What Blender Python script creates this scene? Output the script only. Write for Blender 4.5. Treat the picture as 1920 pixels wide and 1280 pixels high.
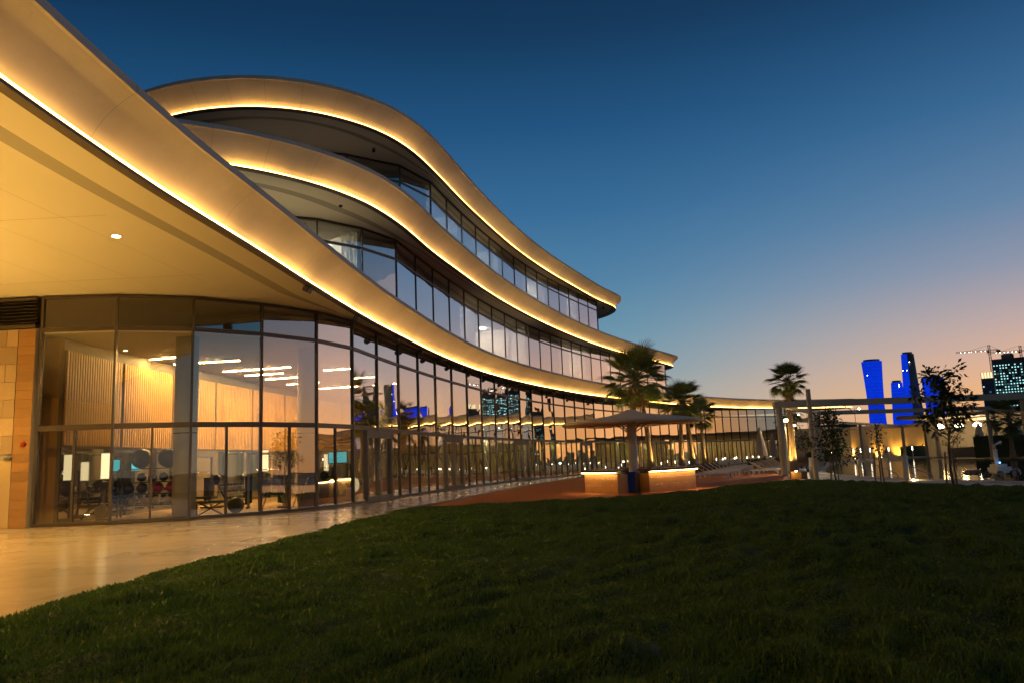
import bpy, bmesh, math, random
from mathutils import Vector, Matrix
from mathutils.geometry import tessellate_polygon
import numpy as np
for o in list(bpy.data.objects): bpy.data.objects.remove(o)
sc = bpy.context.scene
COL = sc.collection
R = random.Random(11)
rad = math.radians

# ------------------------------------------------------------------ camera
cam_d = bpy.data.cameras.new('camera'); cam = bpy.data.objects.new('camera', cam_d); COL.objects.link(cam)
cam_d.sensor_width = 36.0; cam_d.lens = 1463.0/1920*36; cam_d.clip_start = 0.1; cam_d.clip_end = 6000
P, RO = rad(8.747), rad(-2.32)
fw = Vector((0, math.cos(P), math.sin(P))); up0 = Vector((0, -math.sin(P), math.cos(P))); rt0 = Vector((1, 0, 0))
c_, s_ = math.cos(RO), math.sin(RO)
rt = c_*rt0 + s_*up0; upv = c_*up0 - s_*rt0
M = Matrix((rt, upv, -fw)).transposed().to_4x4(); M.translation = (0, 0, 1.5)
cam.matrix_world = M
sc.camera = cam

# ------------------------------------------------------------------ sky and sun (dusk, sun just set to the right)
def lin(r, g, b):
    f = lambda v: (v/255/12.92) if v/255 <= 0.04045 else ((v/255+0.055)/1.055)**2.4
    return (f(r), f(g), f(b), 1)
SUN_AZ = rad(62)          # from +Y towards +X
w = bpy.data.worlds.new('World'); sc.world = w; w.use_nodes = True
nt = w.node_tree; nt.nodes.clear()
def wn(t, **k):
    n = nt.nodes.new(t)
    for a, b in k.items(): setattr(n, a, b)
    return n
tc = wn('ShaderNodeTexCoord'); nrm = wn('ShaderNodeVectorMath', operation='NORMALIZE'); nt.links.new(tc.outputs['Generated'], nrm.inputs[0])
sep = wn('ShaderNodeSeparateXYZ'); nt.links.new(nrm.outputs[0], sep.inputs[0])
asn = wn('ShaderNodeMath', operation='ARCSINE'); nt.links.new(sep.outputs['Z'], asn.inputs[0])
el = wn('ShaderNodeMath', operation='MULTIPLY'); nt.links.new(asn.outputs[0], el.inputs[0]); el.inputs[1].default_value = 2/math.pi
dot = wn('ShaderNodeVectorMath', operation='DOT_PRODUCT'); nt.links.new(nrm.outputs[0], dot.inputs[0]); dot.inputs[1].default_value = (math.sin(SUN_AZ), math.cos(SUN_AZ), 0)
fac = wn('ShaderNodeMapRange'); fac.interpolation_type = 'SMOOTHSTEP'; nt.links.new(dot.outputs['Value'], fac.inputs['Value'])
fac.inputs['From Min'].default_value = 0.52; fac.inputs['From Max'].default_value = 1.0
def ramp(stops):
    r = wn('ShaderNodeValToRGB'); nt.links.new(el.outputs[0], r.inputs[0]); e = r.color_ramp.elements
    e[0].position = 0; e[0].color = lin(*stops[0][1]); e[1].position = 1; e[1].color = lin(*stops[-1][1])
    for p, c in stops[1:-1]:
        x = e.new(p/90); x.color = lin(*c)
    return r
sunset = ramp([(0, (250, 166, 92)), (3, (246, 178, 116)), (5, (230, 176, 144)), (7.5, (198, 167, 160)), (11, (146, 148, 168)), (15, (98, 130, 164)), (21, (52, 103, 147)), (28, (18, 66, 108)), (34, (5, 42, 75)), (50, (2, 24, 50)), (90, (1, 15, 36))])
anti = ramp([(0, (196, 178, 154)), (3, (164, 171, 164)), (6, (126, 158, 170)), (9, (100, 146, 170)), (13, (76, 126, 162)), (18, (50, 105, 149)), (24, (26, 80, 125)), (30, (10, 54, 91)), (36, (3, 36, 66)), (50, (2, 22, 46)), (90, (1, 14, 34))])
mix = wn('ShaderNodeMixRGB'); nt.links.new(fac.outputs[0], mix.inputs[0]); nt.links.new(anti.outputs[0], mix.inputs[1]); nt.links.new(sunset.outputs[0], mix.inputs[2])
sky = wn('ShaderNodeTexSky', sky_type='NISHITA'); sky.sun_disc = False; sky.sun_elevation = rad(0.2); sky.sun_rotation = SUN_AZ
skm = wn('ShaderNodeMixRGB', blend_type='ADD'); skm.inputs[0].default_value = 0.015
nt.links.new(mix.outputs[0], skm.inputs[1]); nt.links.new(sky.outputs[0], skm.inputs[2])
bg = wn('ShaderNodeBackground'); nt.links.new(skm.outputs[0], bg.inputs[0])
dim = wn('ShaderNodeMapRange'); dim.interpolation_type = 'SMOOTHSTEP'; nt.links.new(dot.outputs['Value'], dim.inputs['Value'])   # the sky away from the sunset is darker
dim.inputs['From Min'].default_value = -0.9; dim.inputs['From Max'].default_value = 0.25; dim.inputs['To Min'].default_value = .22; dim.inputs['To Max'].default_value = 1.0
nt.links.new(dim.outputs[0], bg.inputs[1])
wo = wn('ShaderNodeOutputWorld'); nt.links.new(bg.outputs[0], wo.inputs[0])
sl = bpy.data.lights.new('sun', 'SUN'); sl.energy = 0.03; sl.angle = rad(25); sl.color = (1, .62, .36)
so = bpy.data.objects.new('sun', sl); COL.objects.link(so)
so.rotation_euler = Vector((-math.sin(SUN_AZ), -math.cos(SUN_AZ), -math.tan(rad(3)))).to_track_quat('-Z', 'Y').to_euler()
vs = sc.view_settings; vs.view_transform = 'Standard'; vs.look = 'None'; vs.exposure = 0; vs.gamma = 1; vs.use_curve_mapping = False
cy = sc.cycles
cy.use_denoising = True; cy.max_bounces = 8; cy.diffuse_bounces = 4; cy.glossy_bounces = 5; cy.transparent_max_bounces = 24; cy.transmission_bounces = 4
cy.caustics_reflective = False; cy.caustics_refractive = False; cy.sample_clamp_indirect = 4.0; cy.blur_glossy = 0.5
try: cy.denoiser = 'OPENIMAGEDENOISE'; cy.use_light_tree = True
except Exception: pass

# ------------------------------------------------------------------ materials
MATS = {}
def newmat(name):
    m = bpy.data.materials.new(name); m.use_nodes = True; m.node_tree.nodes.clear(); MATS[name] = m
    return m, m.node_tree
def pbsdf(name, col, rough=0.5, metal=0.0, noise=None, bump=None, spec=0.5, sheen=0, trans=0):
    """noise=(scale, amount, second colour); bump=(scale, strength)"""
    m, t = newmat(name); N = t.nodes; L = t.links
    b = N.new('ShaderNodeBsdfPrincipled'); o = N.new('ShaderNodeOutputMaterial'); L.new(b.outputs[0], o.inputs[0])
    b.inputs['Base Color'].default_value = (*col, 1); b.inputs['Roughness'].default_value = rough; b.inputs['Metallic'].default_value = metal
    b.inputs['Specular IOR Level'].default_value = spec
    tcx = N.new('ShaderNodeNewGeometry')
    if noise:
        n = N.new('ShaderNodeTexNoise'); n.inputs['Scale'].default_value = noise[0]; n.inputs['Detail'].default_value = 6; n.inputs['Roughness'].default_value = .6
        L.new(tcx.outputs['Position'], n.inputs['Vector'])
        mr = N.new('ShaderNodeMapRange'); mr.inputs['From Min'].default_value = .3; mr.inputs['From Max'].default_value = .7; mr.inputs['To Max'].default_value = noise[1]
        L.new(n.outputs['Fac'], mr.inputs[0])
        x = N.new('ShaderNodeMixRGB'); x.inputs[1].default_value = (*col, 1); x.inputs[2].default_value = (*noise[2], 1)
        L.new(mr.outputs[0], x.inputs[0]); L.new(x.outputs[0], b.inputs['Base Color'])
    if bump:
        n2 = N.new('ShaderNodeTexNoise'); n2.inputs['Scale'].default_value = bump[0]; n2.inputs['Detail'].default_value = 5
        L.new(tcx.outputs['Position'], n2.inputs['Vector'])
        bp = N.new('ShaderNodeBump'); bp.inputs['Strength'].default_value = bump[1]; bp.inputs['Distance'].default_value = .02
        L.new(n2.outputs['Fac'], bp.inputs['Height']); L.new(bp.outputs[0], b.inputs['Normal'])
    return m
def emis(name, col, s):
    m, t = newmat(name); e = t.nodes.new('ShaderNodeEmission'); o = t.nodes.new('ShaderNodeOutputMaterial'); t.links.new(e.outputs[0], o.inputs[0])
    e.inputs[0].default_value = (*col, 1); e.inputs[1].default_value = s
    return m
def glassmat(name, tint, f0, expo, wav=0.012, wsc=0.45):
    """coated glazing: clear transmission + mirror reflection that grows at glancing angles"""
    m, t = newmat(name); N = t.nodes; L = t.links
    tr = N.new('ShaderNodeBsdfTransparent'); tr.inputs[0].default_value = (*tint, 1)
    gl = N.new('ShaderNodeBsdfGlossy'); gl.inputs['Roughness'].default_value = 0.0; gl.inputs[0].default_value = (.95, .95, .95, 1)
    geo = N.new('ShaderNodeNewGeometry')
    n = N.new('ShaderNodeTexNoise'); n.inputs['Scale'].default_value = wsc; n.inputs['Detail'].default_value = 1
    L.new(geo.outputs['Position'], n.inputs['Vector'])
    bp = N.new('ShaderNodeBump'); bp.inputs['Strength'].default_value = 1; bp.inputs['Distance'].default_value = wav
    L.new(n.outputs['Fac'], bp.inputs['Height']); L.new(bp.outputs[0], gl.inputs['Normal'])
    def mth(op, a_, b_=None):
        k = N.new('ShaderNodeMath'); k.operation = op
        for i, q in enumerate((a_, b_)):
            if q is None: continue
            if isinstance(q, (int, float)): k.inputs[i].default_value = q
            else: L.new(q, k.inputs[i])
        return k.outputs[0]
    dt = N.new('ShaderNodeVectorMath'); dt.operation = 'DOT_PRODUCT'; L.new(geo.outputs['Normal'], dt.inputs[0]); L.new(geo.outputs['Incoming'], dt.inputs[1])
    g = mth('POWER', mth('SUBTRACT', 1.0, mth('ABSOLUTE', dt.outputs['Value'])), expo)
    f = mth('ADD', mth('MULTIPLY', g, 1-f0), f0)
    f = mth('MULTIPLY', f, mth('SUBTRACT', 1.0, geo.outputs['Backfacing']))
    mx = N.new('ShaderNodeMixShader'); L.new(f, mx.inputs[0]); L.new(tr.outputs[0], mx.inputs[1]); L.new(gl.outputs[0], mx.inputs[2])
    o = N.new('ShaderNodeOutputMaterial'); L.new(mx.outputs[0], o.inputs[0])
    return m
glassmat('glass', (.86, .86, .82), .12, .85)
glassmat('clear_glass', (.95, .96, .96), .04, 3.0, .0)
pbsdf('plaster', (.60, .57, .54), .72, noise=(.55, .8, (.47, .44, .40)), bump=(4, .5))
pbsdf('soffit', (.66, .62, .55), .8, noise=(.25, .5, (.60, .56, .49)))
pbsdf('soffit_dark', (.34, .32, .29), .8)
pbsdf('frame', (.085, .068, .055), .42, .35)
pbsdf('frame_grey', (.12, .10, .09), .45, .3)
pbsdf('concrete', (.36, .34, .31), .85, noise=(3, .6, (.28, .26, .24)))
pbsdf('white', (.74, .73, .70), .55)
pbsdf('cream', (.58, .43, .22), .8, noise=(2, .5, (.50, .36, .17)))
pbsdf('black', (.018, .018, .02), .4)
pbsdf('rubber', (.03, .03, .034), .38, noise=(5, .5, (.045, .045, .05)))
pbsdf('steel', (.55, .55, .55), .25, 1)
pbsdf('dull_steel', (.42, .41, .40), .4, 1)
pbsdf('red', (.33, .02, .02), .35)
pbsdf('blue_plastic', (.01, .05, .32), .4)
pbsdf('floor_wood', (.48, .33, .18), .3, noise=(4, .6, (.40, .26, .13)))
pbsdf('slat_wood', (.66, .38, .10), .5, noise=(3, .7, (.54, .29, .07)))
pbsdf('slat_back', (.12, .07, .03), .8)
pbsdf('mirror', (.55, .55, .52), .03, 1)
pbsdf('dark_wall', (.22, .18, .13), .6)
pbsdf('ceiling', (.78, .74, .66), .8)
pbsdf('room_wall', (.72, .69, .62), .8)
pbsdf('stone_tile', (.50, .42, .30), .19, noise=(1.6, .8, (.42, .33, .22)), bump=(6, .05))
def vary(name, lo=.78, hi=1.12):
    # every piece laid in this material gets its own slight tone
    t_ = MATS[name].node_tree; b_ = [q for q in t_.nodes if q.type == 'BSDF_PRINCIPLED'][0]; l_ = b_.inputs['Base Color'].links[0].from_socket
    oi = t_.nodes.new('ShaderNodeObjectInfo'); mr_ = t_.nodes.new('ShaderNodeMapRange'); mr_.inputs['To Min'].default_value = lo; mr_.inputs['To Max'].default_value = hi; t_.links.new(oi.outputs['Random'], mr_.inputs[0])
    mu = t_.nodes.new('ShaderNodeMixRGB'); mu.blend_type = 'MULTIPLY'; mu.inputs[0].default_value = 1; t_.links.new(l_, mu.inputs[1]); t_.links.new(mr_.outputs[0], mu.inputs[2]); t_.links.new(mu.outputs[0], b_.inputs['Base Color'])
vary('stone_tile', .86, 1.08)
pbsdf('stone_base', (.20, .17, .13), .7)
pbsdf('terracotta', (.30, .115, .06), .55, noise=(1.2, .8, (.22, .08, .045)), bump=(14, .3))
pbsdf('coping', (.42, .39, .35), .6, noise=(1.5, .5, (.46, .43, .40)))
pbsdf('sand_ground', (.18, .15, .11), .95, noise=(.05, .6, (.14, .12, .09)))
pbsdf('soil', (.018, .040, .006), .95)
pbsdf('bronze_panel', (.52, .29, .11), .45, .15, noise=(3, .7, (.40, .21, .07)))
pbsdf('dark_stone', (.05, .042, .036), .22, noise=(9, .7, (.11, .09, .07)))
pbsdf('canvas', (.68, .61, .51), .85, bump=(60, .1))
pbsdf('parasol_cloth', (.42, .38, .33), .9)
pbsdf('trunk_bark', (.30, .22, .14), .9, noise=(9, .8, (.17, .12, .07)), bump=(22, .8))
pbsdf('bark', (.16, .12, .09), .9, noise=(14, .7, (.1, .07, .05)))
pbsdf('stake', (.26, .17, .10), .85)
pbsdf('tower_dark', (.05, .055, .07), .35, .2)
pbsdf('tower_grey', (.10, .11, .13), .5)
pbsdf('crane_steel', (.16, .13, .12), .6)
pbsdf('beige_post', (.47, .38, .27), .6, noise=(2, .4, (.40, .32, .22)))
pbsdf('pale_post', (.60, .54, .46), .6)
pbsdf('hedge', (.035, .055, .02), .8)
def leafmat(name, col, col2, sc_=7.0, transl=.25):
    m, t = newmat(name); N = t.nodes; L = t.links
    oi = N.new('ShaderNodeTexCoord'); n = N.new('ShaderNodeTexNoise'); n.inputs['Scale'].default_value = sc_; L.new(oi.outputs['Object'], n.inputs['Vector'])
    cr = N.new('ShaderNodeMixRGB'); cr.inputs[1].default_value = (*col, 1); cr.inputs[2].default_value = (*col2, 1); L.new(n.outputs['Fac'], cr.inputs[0])
    d = N.new('ShaderNodeBsdfPrincipled'); d.inputs['Roughness'].default_value = .5; L.new(cr.outputs[0], d.inputs['Base Color'])
    tl = N.new('ShaderNodeBsdfTranslucent'); L.new(cr.outputs[0], tl.inputs[0])
    mx = N.new('ShaderNodeMixShader'); mx.inputs[0].default_value = transl; L.new(d.outputs[0], mx.inputs[1]); L.new(tl.outputs[0], mx.inputs[2])
    o = N.new('ShaderNodeOutputMaterial'); L.new(mx.outputs[0], o.inputs[0])
    return m
leafmat('fabric_curtain', (.66, .64, .58), (.58, .56, .50), 2, .5); leafmat('green_curtain', (.58, .60, .28), (.44, .46, .18), 2, .55); leafmat('amber_curtain', (.62, .42, .14), (.5, .32, .1), 2, .55)
leafmat('palm_leaf', (.065, .11, .028), (.13, .16, .04), 3)
leafmat('dead_leaf', (.16, .10, .045), (.22, .15, .07), 3, .15)
leafmat('leaf', (.03, .055, .018), (.055, .08, .025))
leafmat('grass', (.046, .125, .009), (.120, .185, .026), 1.1, .3)
emis('led', (1.0, .49, .10), 25)
emis('led_middle', (1.0, .49, .10), 20)
emis('led_top', (1.0, .49, .10), 16)
emis('led_white', (1.0, .55, .17), 46)
emis('strip_light', (1.0, .60, .21), 320)
emis('room_light', (1.0, .88, .66), 520)
emis('added_cove', (1.0, .72, .30), 420)
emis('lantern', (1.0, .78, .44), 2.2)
emis('lamp', (1.0, .78, .45), 60)
emis('lamp_far', (1.0, .80, .50), 34)
for nm_ in ('led', 'led_middle', 'led_top'):      # LED runs: reels of slightly different output
    t_ = MATS[nm_].node_tree; e_ = [q for q in t_.nodes if q.type == 'EMISSION'][0]; s0_ = e_.inputs[1].default_value
    ge = t_.nodes.new('ShaderNodeNewGeometry'); nz = t_.nodes.new('ShaderNodeTexNoise'); nz.inputs['Scale'].default_value = .45; nz.inputs['Detail'].default_value = 3; t_.links.new(ge.outputs['Position'], nz.inputs['Vector'])
    mr_ = t_.nodes.new('ShaderNodeMapRange'); mr_.inputs['From Min'].default_value = .3; mr_.inputs['From Max'].default_value = .7; mr_.inputs['To Min'].default_value = s0_*.55; mr_.inputs['To Max'].default_value = s0_*1.4
    t_.links.new(nz.outputs['Fac'], mr_.inputs[0]); t_.links.new(mr_.outputs[0], e_.inputs[1])
emis('tv', (.08, .55, .62), 1.6)
emis('white_point', (1, .97, .9), 14)
emis('cyan_window', (.42, .86, .86), 1.5)
emis('cyan_dim', (.05, .22, .24), .45)
emis('warm_window', (1, .78, .42), 1.3)
emis('bollard_glow', (1, .88, .6), 7)
emis('slot_glint', (1.0, .72, .34), 1.2)
emis('robot_led', (.1, .35, 1), 8)
# travertine / stone wall
def brickmat(name, c1, c2, mortar, sc_, rough, w_=.5, h_=.25, sq=1.0):
    m, t = newmat(name); N = t.nodes; L = t.links
    b = N.new('ShaderNodeBsdfPrincipled'); o = N.new('ShaderNodeOutputMaterial'); L.new(b.outputs[0], o.inputs[0]); b.inputs['Roughness'].default_value = rough
    tcx = N.new('ShaderNodeNewGeometry'); n = N.new('ShaderNodeTexNoise'); n.inputs['Scale'].default_value = 7; n.inputs['Detail'].default_value = 9; n.inputs['Roughness'].default_value = .75
    L.new(tcx.outputs['Position'], n.inputs['Vector'])
    mx = N.new('ShaderNodeMixRGB'); mx.inputs[1].default_value = (*c1, 1); mx.inputs[2].default_value = (*c2, 1); L.new(n.outputs['Fac'], mx.inputs[0])
    L.new(mx.outputs[0], b.inputs['Base Color'])
    bp = N.new('ShaderNodeBump'); bp.inputs['Strength'].default_value = .4; bp.inputs['Distance'].default_value = .02; L.new(n.outputs['Fac'], bp.inputs['Height']); L.new(bp.outputs[0], b.inputs['Normal'])
    return m
brickmat('travertine', (.58, .43, .26), (.42, .29, .15), (.2, .1, .05), 1, .6)
vary('travertine', .74, 1.12)
brickmat('wood_cladding', (.42, .24, .09), (.30, .15, .05), (.1, .05, .02), 1, .5)
vary('wood_cladding', .8, 1.15)
# deck boards
def deckmat():
    m, t = newmat('deck'); N = t.nodes; L = t.links
    b = N.new('ShaderNodeBsdfPrincipled'); o = N.new('ShaderNodeOutputMaterial'); L.new(b.outputs[0], o.inputs[0]); b.inputs['Roughness'].default_value = .8; b.inputs['Specular IOR Level'].default_value = .12
    tcx = N.new('ShaderNodeTexCoord')
    wv = N.new('ShaderNodeTexWave'); wv.inputs['Scale'].default_value = 1.1; wv.inputs['Distortion'].default_value = .15; wv.bands_direction = 'Y'; L.new(tcx.outputs['Object'], wv.inputs['Vector'])
    mp = N.new('ShaderNodeMapping'); mp.inputs['Scale'].default_value = (.25, 2.4, 1); L.new(tcx.outputs['Object'], mp.inputs[0])
    n = N.new('ShaderNodeTexNoise'); n.inputs['Scale'].default_value = 1.0; n.inputs['Detail'].default_value = 6; L.new(mp.outputs[0], n.inputs['Vector'])
    mx = N.new('ShaderNodeMixRGB'); mx.inputs[1].default_value = (.46, .165, .065, 1); mx.inputs[2].default_value = (.28, .10, .045, 1); L.new(n.outputs['Fac'], mx.inputs[0])
    pw = N.new('ShaderNodeMath'); pw.operation = 'POWER'; pw.inputs[1].default_value = 8; L.new(wv.outputs['Fac'], pw.inputs[0])
    m2 = N.new('ShaderNodeMixRGB'); m2.inputs[2].default_value = (.12, .05, .03, 1); L.new(mx.outputs[0], m2.inputs[1])
    mr = N.new('ShaderNodeMath'); mr.operation = 'MULTIPLY'; mr.inputs[1].default_value = .55; L.new(pw.outputs[0], mr.inputs[0]); L.new(mr.outputs[0], m2.inputs[0])
    L.new(m2.outputs[0], b.inputs['Base Color'])
    return m
deckmat()
def watermat():
    m, t = newmat('water'); N = t.nodes; L = t.links
    b = N.new('ShaderNodeBsdfPrincipled'); o = N.new('ShaderNodeOutputMaterial'); L.new(b.outputs[0], o.inputs[0])
    b.inputs['Base Color'].default_value = (.02, .045, .06, 1); b.inputs['Roughness'].default_value = .03; b.inputs['Specular IOR Level'].default_value = .8
    tcx = N.new('ShaderNodeTexCoord'); mp = N.new('ShaderNodeMapping'); mp.inputs['Scale'].default_value = (1, .8, 1); L.new(tcx.outputs['Object'], mp.inputs[0])
    n = N.new('ShaderNodeTexNoise'); n.inputs['Scale'].default_value = 2.3; n.inputs['Detail'].default_value = 2; L.new(mp.outputs[0], n.inputs['Vector'])
    bp = N.new('ShaderNodeBump'); bp.inputs['Strength'].default_value = .22; bp.inputs['Distance'].default_value = .05; L.new(n.outputs['Fac'], bp.inputs['Height']); L.new(bp.outputs[0], b.inputs['Normal'])
    return m
watermat()
def towermat(name, ca, cb, s, dark=None):
    """facade flooded by its own blue LED net"""
    m, t = newmat(name); N = t.nodes; L = t.links
    tcx = N.new('ShaderNodeTexCoord'); v = N.new('ShaderNodeTexVoronoi'); v.inputs['Scale'].default_value = .45; L.new(tcx.outputs['Object'], v.inputs['Vector'])
    n = N.new('ShaderNodeTexNoise'); n.inputs['Scale'].default_value = .03; L.new(tcx.outputs['Object'], n.inputs['Vector'])
    mx = N.new('ShaderNodeMixRGB'); mx.inputs[1].default_value = (*ca, 1); mx.inputs[2].default_value = (*cb, 1); L.new(n.outputs['Fac'], mx.inputs[0])
    wv = N.new('ShaderNodeTexWave'); wv.bands_direction = 'Z'; wv.inputs['Scale'].default_value = .085; L.new(tcx.outputs['Object'], wv.inputs['Vector'])
    mxb = N.new('ShaderNodeMixRGB'); mxb.blend_type = 'MULTIPLY'; mxb.inputs[0].default_value = .16; L.new(mx.outputs[0], mxb.inputs[1]); L.new(wv.outputs['Color'], mxb.inputs[2]); mx = mxb
    mr = N.new('ShaderNodeMapRange'); mr.inputs['From Max'].default_value = .9; mr.inputs['To Min'].default_value = 1.12*s; mr.inputs['To Max'].default_value = .82*s; L.new(v.outputs['Distance'], mr.inputs[0])
    e = N.new('ShaderNodeEmission'); L.new(mx.outputs[0], e.inputs[0]); L.new(mr.outputs[0], e.inputs[1])
    o = N.new('ShaderNodeOutputMaterial'); L.new(e.outputs[0], o.inputs[0])
    return m
towermat('blue_facade', (.002, .018, .50), (.003, .05, .88), 1.0)
towermat('blue_facade_dim', (.002, .015, .22), (.003, .02, .34), 1.0)

# ------------------------------------------------------------------ mesh helpers
class MB:
    def __init__(s): s.v = []; s.f = []
    def add(s, vs_, fs_):
        b = len(s.v); s.v += [tuple(p) for p in vs_]; s.f += [tuple(i+b for i in f) for f in fs_]; return s
    def box(s, c, d, rz=0, tilt=None):
        x, y, z = d[0]/2, d[1]/2, d[2]/2
        m = Matrix.Rotation(rz, 3, 'Z')
        if tilt is not None: m = m @ Matrix.Rotation(tilt, 3, 'Y')
        pts = [m @ Vector((a*x, b*y, e*z)) + Vector(c) for e in (-1, 1) for a, b in ((-1, -1), (1, -1), (1, 1), (-1, 1))]
        return s.add(pts, [(3, 2, 1, 0), (4, 5, 6, 7), (0, 1, 5, 4), (1, 2, 6, 5), (2, 3, 7, 6), (3, 0, 4, 7)])
    def bar(s, a, b, w_, h_=None, up=(0, 0, 1)):
        h_ = h_ or w_; a = Vector(a); b = Vector(b); d = (b-a); l = d.length; d.normalize()
        u = Vector(up)
        if abs(d.dot(u)) > .98: u = Vector((1, 0, 0))
        x = d.cross(u).normalized(); y = x.cross(d)
        pts = [p + x*i*w_/2 + y*j*h_/2 for p in (a, b) for i, j in ((-1, -1), (1, -1), (1, 1), (-1, 1))]
        return s.add(pts, [(3, 2, 1, 0), (4, 5, 6, 7), (0, 1, 5, 4), (1, 2, 6, 5), (2, 3, 7, 6), (3, 0, 4, 7)])
    def tube(s, pts, rs, n=8, cap=True):
        pts = [Vector(p) for p in pts]
        if not hasattr(rs, '__len__'): rs = [rs]*len(pts)
        rings = []
        ref = None
        for i, p in enumerate(pts):
            d = (pts[min(i+1, len(pts)-1)] - pts[max(i-1, 0)]).normalized()
            if ref is None:
                ref = Vector((1, 0, 0)) if abs(d.x) < .9 else Vector((0, 1, 0))
            x = (ref - d*ref.dot(d)).normalized(); ref = x; y = d.cross(x)
            rings.append([p + (x*math.cos(2*math.pi*k/n) + y*math.sin(2*math.pi*k/n))*rs[i] for k in range(n)])
        b = len(s.v)
        for r_ in rings: s.v += [tuple(q) for q in r_]
        for i in range(len(rings)-1):
            for k in range(n):
                s.f.append((b+i*n+k, b+i*n+(k+1) % n, b+(i+1)*n+(k+1) % n, b+(i+1)*n+k))
        if cap:
            s.f.append(tuple(b+k for k in reversed(range(n)))); s.f.append(tuple(b+(len(rings)-1)*n+k for k in range(n)))
        return s
    def lathe(s, prof, n=24, c=(0, 0, 0), sx=1, sy=1):
        b = len(s.v)
        for r_, z in prof:
            for k in range(n):
                a = 2*math.pi*k/n; s.v.append((c[0]+r_*math.cos(a)*sx, c[1]+r_*math.sin(a)*sy, c[2]+z))
        for i in range(len(prof)-1):
            for k in range(n):
                s.f.append((b+i*n+k, b+i*n+(k+1) % n, b+(i+1)*n+(k+1) % n, b+(i+1)*n+k))
        s.f.append(tuple(b+k for k in reversed(range(n)))); s.f.append(tuple(b+(len(prof)-1)*n+k for k in range(n)))
        return s
    def ball(s, c, r_, n=16, m=10):
        return s.lathe([(r_*math.sin(math.pi*i/m)+1e-4, -r_*math.cos(math.pi*i/m)) for i in range(m+1)], n, c)
    def poly(s, pts, z0, z1=None):
        """flat polygon at z0, or a prism from z0 to z1"""
        tri = tessellate_polygon([[Vector((p[0], p[1], 0)) for p in pts]])
        area = sum(pts[i][0]*pts[(i+1) % len(pts)][1]-pts[(i+1) % len(pts)][0]*pts[i][1] for i in range(len(pts)))
        def orient(t, upw):
            a, b, c = (Vector(pts[i][:2]) for i in t); cr = (b-a).x*(c-a).y-(b-a).y*(c-a).x
            return t if (cr > 0) == upw else (t[2], t[1], t[0])
        if z1 is None:
            return s.add([(p[0], p[1], z0) for p in pts], [orient(t, True) for t in tri])
        n = len(pts)
        s.add([(p[0], p[1], z1) for p in pts], [orient(t, True) for t in tri])
        s.add([(p[0], p[1], z0) for p in pts], [orient(t, False) for t in tri])
        side = [(i, (i+1) % n, n+(i+1) % n, n+i) for i in range(n)]
        if area < 0: side = [f[::-1] for f in side]
        return s.add([(p[0], p[1], z0) for p in pts]+[(p[0], p[1], z1) for p in pts], side)
    def loft(s, rows, close=False):
        b = len(s.v); m = len(rows[0])
        for r_ in rows: s.v += [tuple(p) for p in r_]
        for i in range(len(rows)-1):
            for k in range(m-1): s.f.append((b+i*m+k, b+(i+1)*m+k, b+(i+1)*m+k+1, b+i*m+k+1))
        return s
    def mesh(s, name, mat, smooth=False):
        me = bpy.data.meshes.new(name); me.from_pydata(s.v, [], s.f); me.update()
        if smooth: me.polygons.foreach_set('use_smooth', [True]*len(me.polygons))
        if mat: me.materials.append(MATS[mat])
        return me
    def build(s, name, mat, parent=None, smooth=False):
        o = bpy.data.objects.new(name, s.mesh(name, mat, smooth)); COL.objects.link(o)
        if parent: o.parent = parent
        return o
def tag(o, label=None, cat=None, group=None, kind=None):
    if label: o['label'] = label
    if cat: o['category'] = cat
    if group: o['group'] = group
    if kind: o['kind'] = kind
    return o
def empty(name, loc=(0, 0, 0), rz=0, label=None, cat=None, group=None):
    o = bpy.data.objects.new(name, None); COL.objects.link(o); o.empty_display_size = .2
    o.location = loc; o.rotation_euler = (0, 0, rz); tag(o, label, cat, group); return o
def copy_tree(o, parent=None):
    c = o.copy(); COL.objects.link(c); c.parent = parent
    for ch in list(o.children): copy_tree(ch, c)
    return c
def inst(name, me, parent, loc, scale=(1, 1, 1), rot=(0, 0, 0)):
    o = bpy.data.objects.new(name, me); COL.objects.link(o); o.parent = parent
    o.location = loc; o.scale = scale; o.rotation_euler = rot; return o
def struct(name, mb, mat, smooth=False): return tag(mb.build(name, mat, None, smooth), kind='structure')
_ub = {}
def unit_box(mat):
    if mat not in _ub: _ub[mat] = MB().box((0, 0, 0), (1, 1, 1)).mesh('unit_'+mat, mat)
    return _ub[mat]
def spline(pts, n):
    """Catmull-Rom through plan points, resampled to n points of equal arc length"""
    p = [np.array(q, float) for q in pts]; p = [2*p[0]-p[1]]+p+[2*p[-1]-p[-2]]
    out = []
    for i in range(1, len(p)-2):
        for t in np.linspace(0, 1, 24, endpoint=False):
            a, b, c, d = p[i-1:i+3]
            out.append(.5*((2*b)+(c-a)*t+(2*a-5*b+4*c-d)*t*t+(-a+3*b-3*c+d)*t**3))
    out.append(p[-2]); out = np.array(out)
    s = np.concatenate([[0], np.cumsum(np.hypot(*np.diff(out, axis=0).T))]); u = np.linspace(0, s[-1], n)
    return np.stack([np.interp(u, s, out[:, 0]), np.interp(u, s, out[:, 1])], 1)
def smooth_curve(c, it=8):
    c = c.copy()
    for _ in range(it): c[1:-1] = .25*c[:-2]+.5*c[1:-1]+.25*c[2:]
    return c
def normals(c):
    t = np.gradient(c, axis=0); t /= np.linalg.norm(t, axis=1)[:, None]
    return np.stack([t[:, 1], -t[:, 0]], 1)      # to the right of travel = outward (towards the garden)
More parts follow.
